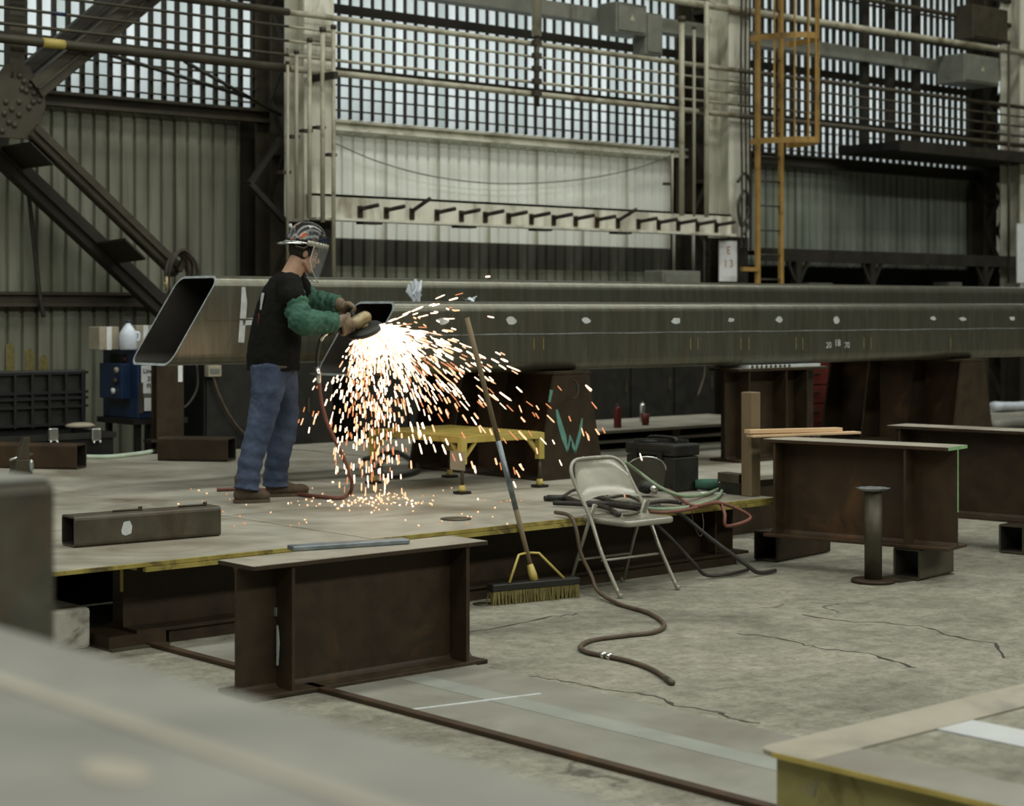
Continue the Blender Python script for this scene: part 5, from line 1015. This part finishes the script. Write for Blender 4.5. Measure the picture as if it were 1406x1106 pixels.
# ---- boots
def boot(heel, toe, bb, nm):
    h = PP(*heel, bb); t = PP(*toe, bb); h.z = t.z = ZP; d = (t - h).normalized(); L = (t - h).length; b = MB(); R_ = Matrix((d, V(-d.y, d.x, 0), UP)).transposed()
    b.ell(h + d*.06 + UP*.055, (.06, .045, .05), R_); b.ell(h + d*L*.5 + UP*.05, (L*.36, .048, .042), R_); b.ell(h + d*(L - .065) + UP*.045, (.068, .052, .04), R_); b.cap2(h + d*.065 + UP*.06, h + d*.06 + UP*.16, .05, .052); b.cap2(h + d*.08 + UP*.09, h + d*(L*.55) + UP*.055, .045, .04)
    o = organic(b, 'boot', M['boot'], .007, 4); s_ = MB(); n = 22; pts = []
    for i in range(n):
        a = 2*math.pi*i/n; x = L/2 + (L/2)*math.cos(a); wv = .052 * (1 if math.cos(a) > 0 else .88) * (abs(math.sin(a))**.6) * (1 if math.sin(a) > 0 else -1); pts.append(h + d*x + V(-d.y, d.x, 0)*wv + UP*.002)
    s_.prism(pts, UP*.022); s_.build('sole', M['sole'], o); return o
boot((320, 688), (371, 688), -.16, 'n'); boot((364, 682), (424, 682), .17, 'f')
# ---- green sleeves
def sleeve(a, el, wr_, r):
    b = MB(); P = spline([a, a + (el - a)*.5, el, el + (wr_ - el)*.35, el + (wr_ - el)*.7, wr_], 7); n = len(P)
    R = [r[0] + (r[1] - r[0]) * min(1, i/(n*.45)) if i < n*.45 else r[1] + (r[2] - r[1]) * (i - n*.45)/(n*.55) for i in range(n)]
    R = [q + .006 * math.sin(i * 1.55 + .5) for i, q in enumerate(R)]; R[-1] *= .82; R[0] *= .96
    b.tube(P, R, 18, True, up=pl_); return organic(b, 'sleeve', M['cloth_g'], .0075, 3, wr=.026, wscale=.04)
sleeve(J['shN'] + (J['elN'] - J['shN']) * .16 + pf_*.012, J['elN'] + pf_*.01, J['wrN'] + (J['wrN'] - J['elN'])*.02, (.078, .088, .062))
sleeve(J['shF'] + (J['elF'] - J['shF']) * .15, J['elF'], J['wrF'], (.08, .076, .058))
# ---- grinder geometry
GA = PP(450, 457, -.11); GB = PP(497, 438, -.05); gax = (GB - GA).normalized()
a23 = math.radians(22); d1 = (pf_ * math.cos(a23) + UP * math.sin(a23)); dn = (-pf_ * math.sin(a23) + UP * math.cos(a23)); tl = math.radians(13); dn = (dn * math.cos(tl) - pl_ * math.sin(tl)).normalized(); d2 = dn.cross(d1).normalized(); d1 = d2.cross(dn)
DC = PP(501, 454.5, -.05); DR = Matrix((d1, d2, dn)).transposed()
# ---- gloves: palm, four curled fingers, thumb
def glove(grip, axis, out, wrist, R=.034, rf=.0135):
    """hand closed round a bar: grip = point on bar axis, out = direction from axis to the back of the hand"""
    ax_ = axis.normalized(); o_ = (out - ax_ * out.dot(ax_)).normalized(); s_ = ax_.cross(o_)
    b = MB(); pc_ = grip + o_ * (R + .012) - s_*.012
    PR = Matrix((ax_, s_, o_)).transposed(); b.ell(pc_, (.05, .048, .024), PR, 16, 10)
    for i, ln in enumerate((1.0, 1.12, 1.06, .85)):
        off = ax_ * ((1.5 - i) * .0255); pth = []
        for k in range(9):
            a = math.radians(-8 + 235 * ln * .9 * k / 8); rad = R + rf * .9 + .004 * math.sin(k * 1.6); pth.append(grip + off + o_ * (rad * math.cos(a)) + s_ * (rad * math.sin(a)))
        b.tube(pth, [rf*1.06, rf*1.08, rf*1.0, rf*1.05, rf, rf*.96, rf*.98, rf*.9, rf*.6], 10, True)
    pth = [pc_ + ax_*.035 - s_*.03, pc_ + ax_*.055 - s_*.045 - o_*.02, grip + ax_*.06 - s_*(R + .014) - o_*.006, grip + ax_*.06 - s_*(R*.7) - o_*(R + .01)]
    b.tube(spline(pth, 4), [.018]*8 + [.0155]*4 + [.011], 10, True)
    b.cap2(wrist, pc_ - s_*.02, .046, .032, 14); return organic(b, 'glove', M['leather'], .0045, 2)
glove(PP(474, 447.5, -.085), gax, UP*.55 - pl_*.85 - pf_*.1, J['wrN'] + (J['wrN'] - J['elN'])*.02)
glove(PP(479, 424, .05), (pl_*.92 + pf_*.3 + UP*.1), UP*.85 - pf_*.55, J['wrF'] + (J['wrF'] - J['elF'])*.02, .022)
# ---- hard hat and visor
T10 = math.radians(10); wf = pf_ * math.cos(T10) - UP * math.sin(T10); wu = UP * math.cos(T10) + pf_ * math.sin(T10); WR = Matrix((wf, pl_, wu)).transposed(); WC = PP(421, 336, 0)
def Wd(a, b_, c_): return WC + WR @ V(a, b_, c_)
hm = bpy.data.materials.new('graphic_hard_hat'); hm.use_nodes = True; nt = hm.node_tree; N = nt.nodes; L = nt.links; bs = N['Principled BSDF']; bs.inputs['Roughness'].default_value = .22
tcx = N.new('ShaderNodeTexCoord'); vo = N.new('ShaderNodeTexNoise'); vo.inputs['Scale'].default_value = 12; vo.inputs['Detail'].default_value = 3; vo.inputs['Distortion'].default_value = 1.6; L.new(tcx.outputs['Object'], vo.inputs['Vector'])
cr = N.new('ShaderNodeValToRGB'); cr.color_ramp.interpolation = 'CONSTANT'; el_ = cr.color_ramp.elements; el_[0].position = 0; el_[0].color = srgb(34,33,30); el_[1].position = .54; el_[1].color = srgb(84,82,76)
for p_, c_ in ((.60, srgb(150,148,142)), (.64, srgb(60,58,52)), (.68, srgb(180,110,64)), (.72, srgb(160,64,44))): e_ = el_.new(p_); e_.color = c_
L.new(vo.outputs['Fac'], cr.inputs[0]); L.new(cr.outputs[0], bs.inputs['Base Color'])
hh = MB(); n, m_ = 28, 10; vs_ = []
for i in range(m_ + 1):
    th = math.pi/2 * i / m_
    for j in range(n):
        a = 2*math.pi*j/n; rr = 1 + .0*i; x = .142*math.cos(th)**.85*math.cos(a); y = .118*math.cos(th)**.85*math.sin(a); z = .152*math.sin(th) + (.008 * math.exp(-(y/.014)**2) if i > 3 else 0); vs_.append(Wd(x - .004, y, z))
hh.add(vs_, [(i*n + j, i*n + (j+1) % n, (i+1)*n + (j+1) % n, (i+1)*n + j) for i in range(m_) for j in range(n)], 0, True)
helm = hh.build('hard_hat', hm, pw, fixn=False); so = helm.modifiers.new('thick', 'SOLIDIFY'); so.thickness = .004
b = MB(); k = 15; top = []; 
for i in range(k):
    a = math.radians(108 + 144 * i / (k - 1)); inn = Wd(.142*math.cos(a) - .004, .118*math.sin(a), 0); ex = .055 * math.sin(math.pi * i / (k - 1))**.6; top += [inn, inn + WR @ V(math.cos(a)*ex, math.sin(a)*ex*.6, -.022*math.sin(math.pi*i/(k-1)))]
b.add(top + [q - wu*.009 for q in top], [(2*i, 2*i+2, 2*i+3, 2*i+1) for i in range(k-1)] + [(2*k+2*i, 2*k+2*i+1, 2*k+2*i+3, 2*k+2*i+2) for i in range(k-1)] + [(2*i+1, 2*i+3, 2*k+2*i+3, 2*k+2*i+1) for i in range(k-1)], 0, True); b.build('peak', M['chrome'], helm)
b = MB(); b.tube([Wd(.146*math.cos(a) - .004, .122*math.sin(a), .0) for a in [i*2*math.pi/28 for i in range(28)]], .006, 8, closed=True); b.build('brim', M['chrome'], helm)
sk = Wd(.098, -.088, .045); MB().obox(sk, (.045, .004, .034), Matrix((V(.62, -.3, 0).cross(V(0,0,1)).normalized()*0 + (pf_*.75 + pl_*.55).normalized(), (pl_*.75 - pf_*.55).normalized(), UP)).transposed()).build('sticker', M['blue'], helm)
MB().tube([Wd(-.12, 0, .09), Wd(-.14, 0, .118)], .011, 8).build('rear_clip', M['chalk'], helm)
b = MB()
for i in range(18):
    a0 = math.radians(-100 + 200*i/18); a1 = math.radians(-100 + 200*(i+1)/18); f_ = lambda a, z: Wd(.152*math.cos(a), .13*math.sin(a), z)
    b.add([f_(a0, -.014), f_(a1, -.014), f_(a1, .022), f_(a0, .022), f_(a0, -.014)*1, f_(a1, -.014)], [(0, 1, 2, 3)], 0, True)
bd = b.build('visor_band', M['beige'], helm, fixn=False); so = bd.modifiers.new('thick', 'SOLIDIFY'); so.thickness = .006
T13 = math.radians(15); vf = pf_*math.cos(T13) - UP*math.sin(T13); vu = UP*math.cos(T13) + pf_*math.sin(T13)
b = MB(); nn, mm = 20, 8; vs_ = []; edge = []
for i in range(nn + 1):
    a = math.radians(-82 + 164*i/nn); dep = .225 * (1 - .55*abs(a/1.43)**3.2)
    for j in range(mm + 1):
        z = -dep*j/mm; sh = 1 - .10*j/mm; vs_.append(WC + vf*(.150*math.cos(a)*sh + .004) + pl_*(.128*math.sin(a)*sh) + vu*(z - .004))
b.add(vs_, [(i*(mm+1)+j, (i+1)*(mm+1)+j, (i+1)*(mm+1)+j+1, i*(mm+1)+j+1) for i in range(nn) for j in range(mm)], 0, True); vz = b.build('visor', M['visor'], helm, fixn=False)
ed = [vs_[j] for j in range(mm + 1)] + [vs_[i*(mm+1) + mm] for i in range(1, nn + 1)] + [vs_[nn*(mm+1) + j] for j in range(mm - 1, -1, -1)]
MB().tube(ed, .0032, 6).build('visor_rim', M['chalk'], vz)
b = MB(); b.tube([Wd(-.10, s*.0 - .1, -.005) for s in (0,)] + [Wd(-.095, -.1, -.03), Wd(-.04, -.115, -.035), Wd(0, -.118, 0)], .006, 6); b.build('ratchet_strap', M['mill'], helm)
# ------------------------------------------------------------------ the grinder in his hands
gr = thing('disc_grinder', DC, 'scuffed yellow air grinder with black disc in the gloved hands', 'power tool')
MB().tube([GA, GA + gax*.05, GA + gax*.12, GB - gax*.02], [.02, .028, .03, .032], 14).build('handle', M['dark'], gr)
MB().cap2(PP(489, 443, -.065), PP(501, 436, -.055), .05, .046, 18).build('motor_housing', M['grindy'], gr)
MB().tube([PP(499, 440, -.05), DC + dn*.01], [.03, .034], 14).build('gear_head', M['grindy'], gr)
MB().lathe([(.128, -.002), (.131, .01), (.118, .026), (.06, .034), (.0, .036)], DC, 28, DR).build('guard', M['dark'], gr)
MB().lathe([(.0, -.010), (.121, -.010), (.121, -.003), (.0, -.003)], DC, 32, DR, cap=False).build('disc', M['boot'], gr)
MB().tube([PP(486, 436, -.02), PP(482, 427, .02), PP(478, 424, .12)], .017, 10).build('side_handle', M['dark'], gr)
MB().tube([GA, PP(452, 454, -.115), PP(444, 460, -.12), PP(440, 468, -.12)], [.014, .017, .017, .014], 10).build('inlet_elbow', M['chrome'], gr)
# air hose
hz = MB(); whip = [PP(440, 466, -.12), PP(437, 480, -.13), PP(435, 495, -.13), PP(436, 506, -.13)]
ah = thing('air_hose', V(PP(440, 680, -.1).x, PP(440, 680, -.1).y, ZP), 'red-brown air hose running from the grinder to the deck', 'hose')
MB().tube(spline(whip, 5), .0125, 8).build('whip_hose', M['hose_k'], ah)
MB().tube([PP(436, 503, -.13), PP(437, 516, -.13), PP(438, 526, -.13)], [.014, .02, .015], 10).build('coupling', M['chrome'], ah); MB().tube([PP(424, 513, -.13), PP(437, 513, -.13)], .007, 6).build('valve_lever', M['mill'], ah)
hp2 = [PP(438, 524, -.13), PP(441, 550, -.13), PP(449, 580, -.14), PP(463, 610, -.15), PP(477, 640, -.16), PP(483, 660, -.17)]
tail = [az(x, y, ZP + .015) for x, y in ((481, 676), (468, 683), (445, 682), (425, 680), (400, 677), (370, 673), (335, 671), (298, 672))]
MB().tube(spline(hp2 + tail, 6), .0135, 8).build('long_hose', M['hose_r'], ah)
# ================================================================== sparks thrown by the grinder (glowing slivers in flight)
rs = random.Random(11); sp = MB()
ORG = PP(521, 452, -.05); rgt = V(st, -ct, 0); dep = V(ct, st, 0)
def sliver(p, d, L, r, mi):
    d = d.normalized(); u = d.cross(V(.3, .5, .81)).normalized(); w_ = d.cross(u)
    a = [p - d*L/2 + (u*math.cos(k*2*math.pi/5) + w_*math.sin(k*2*math.pi/5))*r*.8 for k in range(5)]; c_ = [p + d*L*.35 + (u*math.cos(k*2*math.pi/5) + w_*math.sin(k*2*math.pi/5))*r for k in range(5)]
    sp.add(a + c_ + [p - d*L*.55, p + d*L*.55], [(k, (k+1) % 5, 5 + (k+1) % 5, 5 + k) for k in range(5)] + [((k+1) % 5, k, 10) for k in range(5)] + [(5 + k, 5 + (k+1) % 5, 11) for k in range(5)], mi, True)
def throw(n, a0, a1, v0, v1, tmax, src, hot, spread=.22, tmin=.004):
    for _ in range(n):
        p = src() ; a = math.radians(rs.uniform(a0, a1)); v = rs.uniform(v0, v1); t = tmin + (tmax - tmin) * rs.random()**1.5
        vel = rgt * (v*math.cos(a)) + UP * (v*math.sin(a)) + dep * (v * rs.gauss(0, spread)); k = 6.0
        q = p + vel * ((1 - math.exp(-k*t))/k) + V(0, 0, -4.9*t*t*.9); vv = vel * math.exp(-k*t) + V(0, 0, -9.8*t)
        if q.z < ZP + .01 or q.y > 14.2: continue
        if q.y > 10.17 and q.z > 1.24 and q.x > XBm - .05: continue
        if q.y < 8.2 and q.z < .02: continue
        L = min(max(vv.length * .0125, .018), .12) * rs.uniform(.7, 1.25); far = (q - ORG).length
        mi = 0 if rs.random() < hot * math.exp(-far*1.1) + .12 else (1 if rs.random() < .5 else 2)
        sliver(q, vv, L, rs.uniform(.0042, .0075) * (1 if mi < 2 else .8), mi)
edge = lambda: DC + d1 * .118 * math.cos(rs.uniform(-.9, .9)) - pl_ * rs.uniform(.0, .1) - UP * rs.uniform(0, .02) + d1 * rs.uniform(-.02, .03)
under = lambda: DC + d1 * rs.uniform(-.10, .12) - dn * .02 - pl_ * rs.uniform(.02, .10)
throw(520, -70, -6, 2.0, 9.0, .17, edge, 1.1)
throw(420, -112, -45, 1.2, 6.0, .26, under, .9)
throw(430, -112, -60, .5, 4.2, .46, under, .5)
throw(170, -150, -95, .8, 5.0, .28, under, .6)
throw(70, -18, 32, 2.5, 8.5, .16, edge, .8)
throw(110, -50, -5, 6.0, 13.0, .40, edge, .5)
throw(34, -60, -10, 5.0, 11.0, .5, edge, .4, .35)
# dense hot core right at the wheel
for _ in range(230):
    a = math.radians(rs.uniform(-105, 2)); r_ = .02 + .26 * rs.random()**1.5; p = DC + d1*rs.uniform(-.02, .13) - dn*.03 - pl_*rs.uniform(.04, .11); d = rgt*math.cos(a) + UP*math.sin(a) + dep*rs.gauss(0, .15)
    q = p + d*r_
    if q.y > 10.17 and q.z > 1.24 and q.x > XBm - .05: q = q - dep*.0 + V(0, 10.15 - q.y, 0)
    sliver(q, d, rs.uniform(.025, .06), rs.uniform(.004, .0075), 0)
# spent grains glowing on the deck
for _ in range(120):
    c_ = az(rs.gauss(505, 42), rs.gauss(686, 6), ZP + .006); sliver(c_, V(rs.uniform(-1, 1), rs.uniform(-1, 1), .1), rs.uniform(.008, .018), rs.uniform(.004, .007), rs.choice((0, 1, 1)))
for _ in range(60):
    c_ = az(rs.uniform(240, 720), rs.uniform(668, 722), ZP + .006); sliver(c_, V(rs.uniform(-1, 1), rs.uniform(-1, 1), .1), rs.uniform(.008, .014), rs.uniform(.004, .0055), rs.choice((1, 1, 2)))
so_ = sp.build('grinding_sparks', [emit('spark_white', (1, .76, .54, 1), 2.1), emit('spark_gold', (1, .56, .30, 1), 1.5), emit('spark_orange', (1, .36, .14, 1), .9)], fixn=False)
tag(so_, 'shower of glowing sparks thrown down from the grinding disc', 'sparks', kind='stuff')
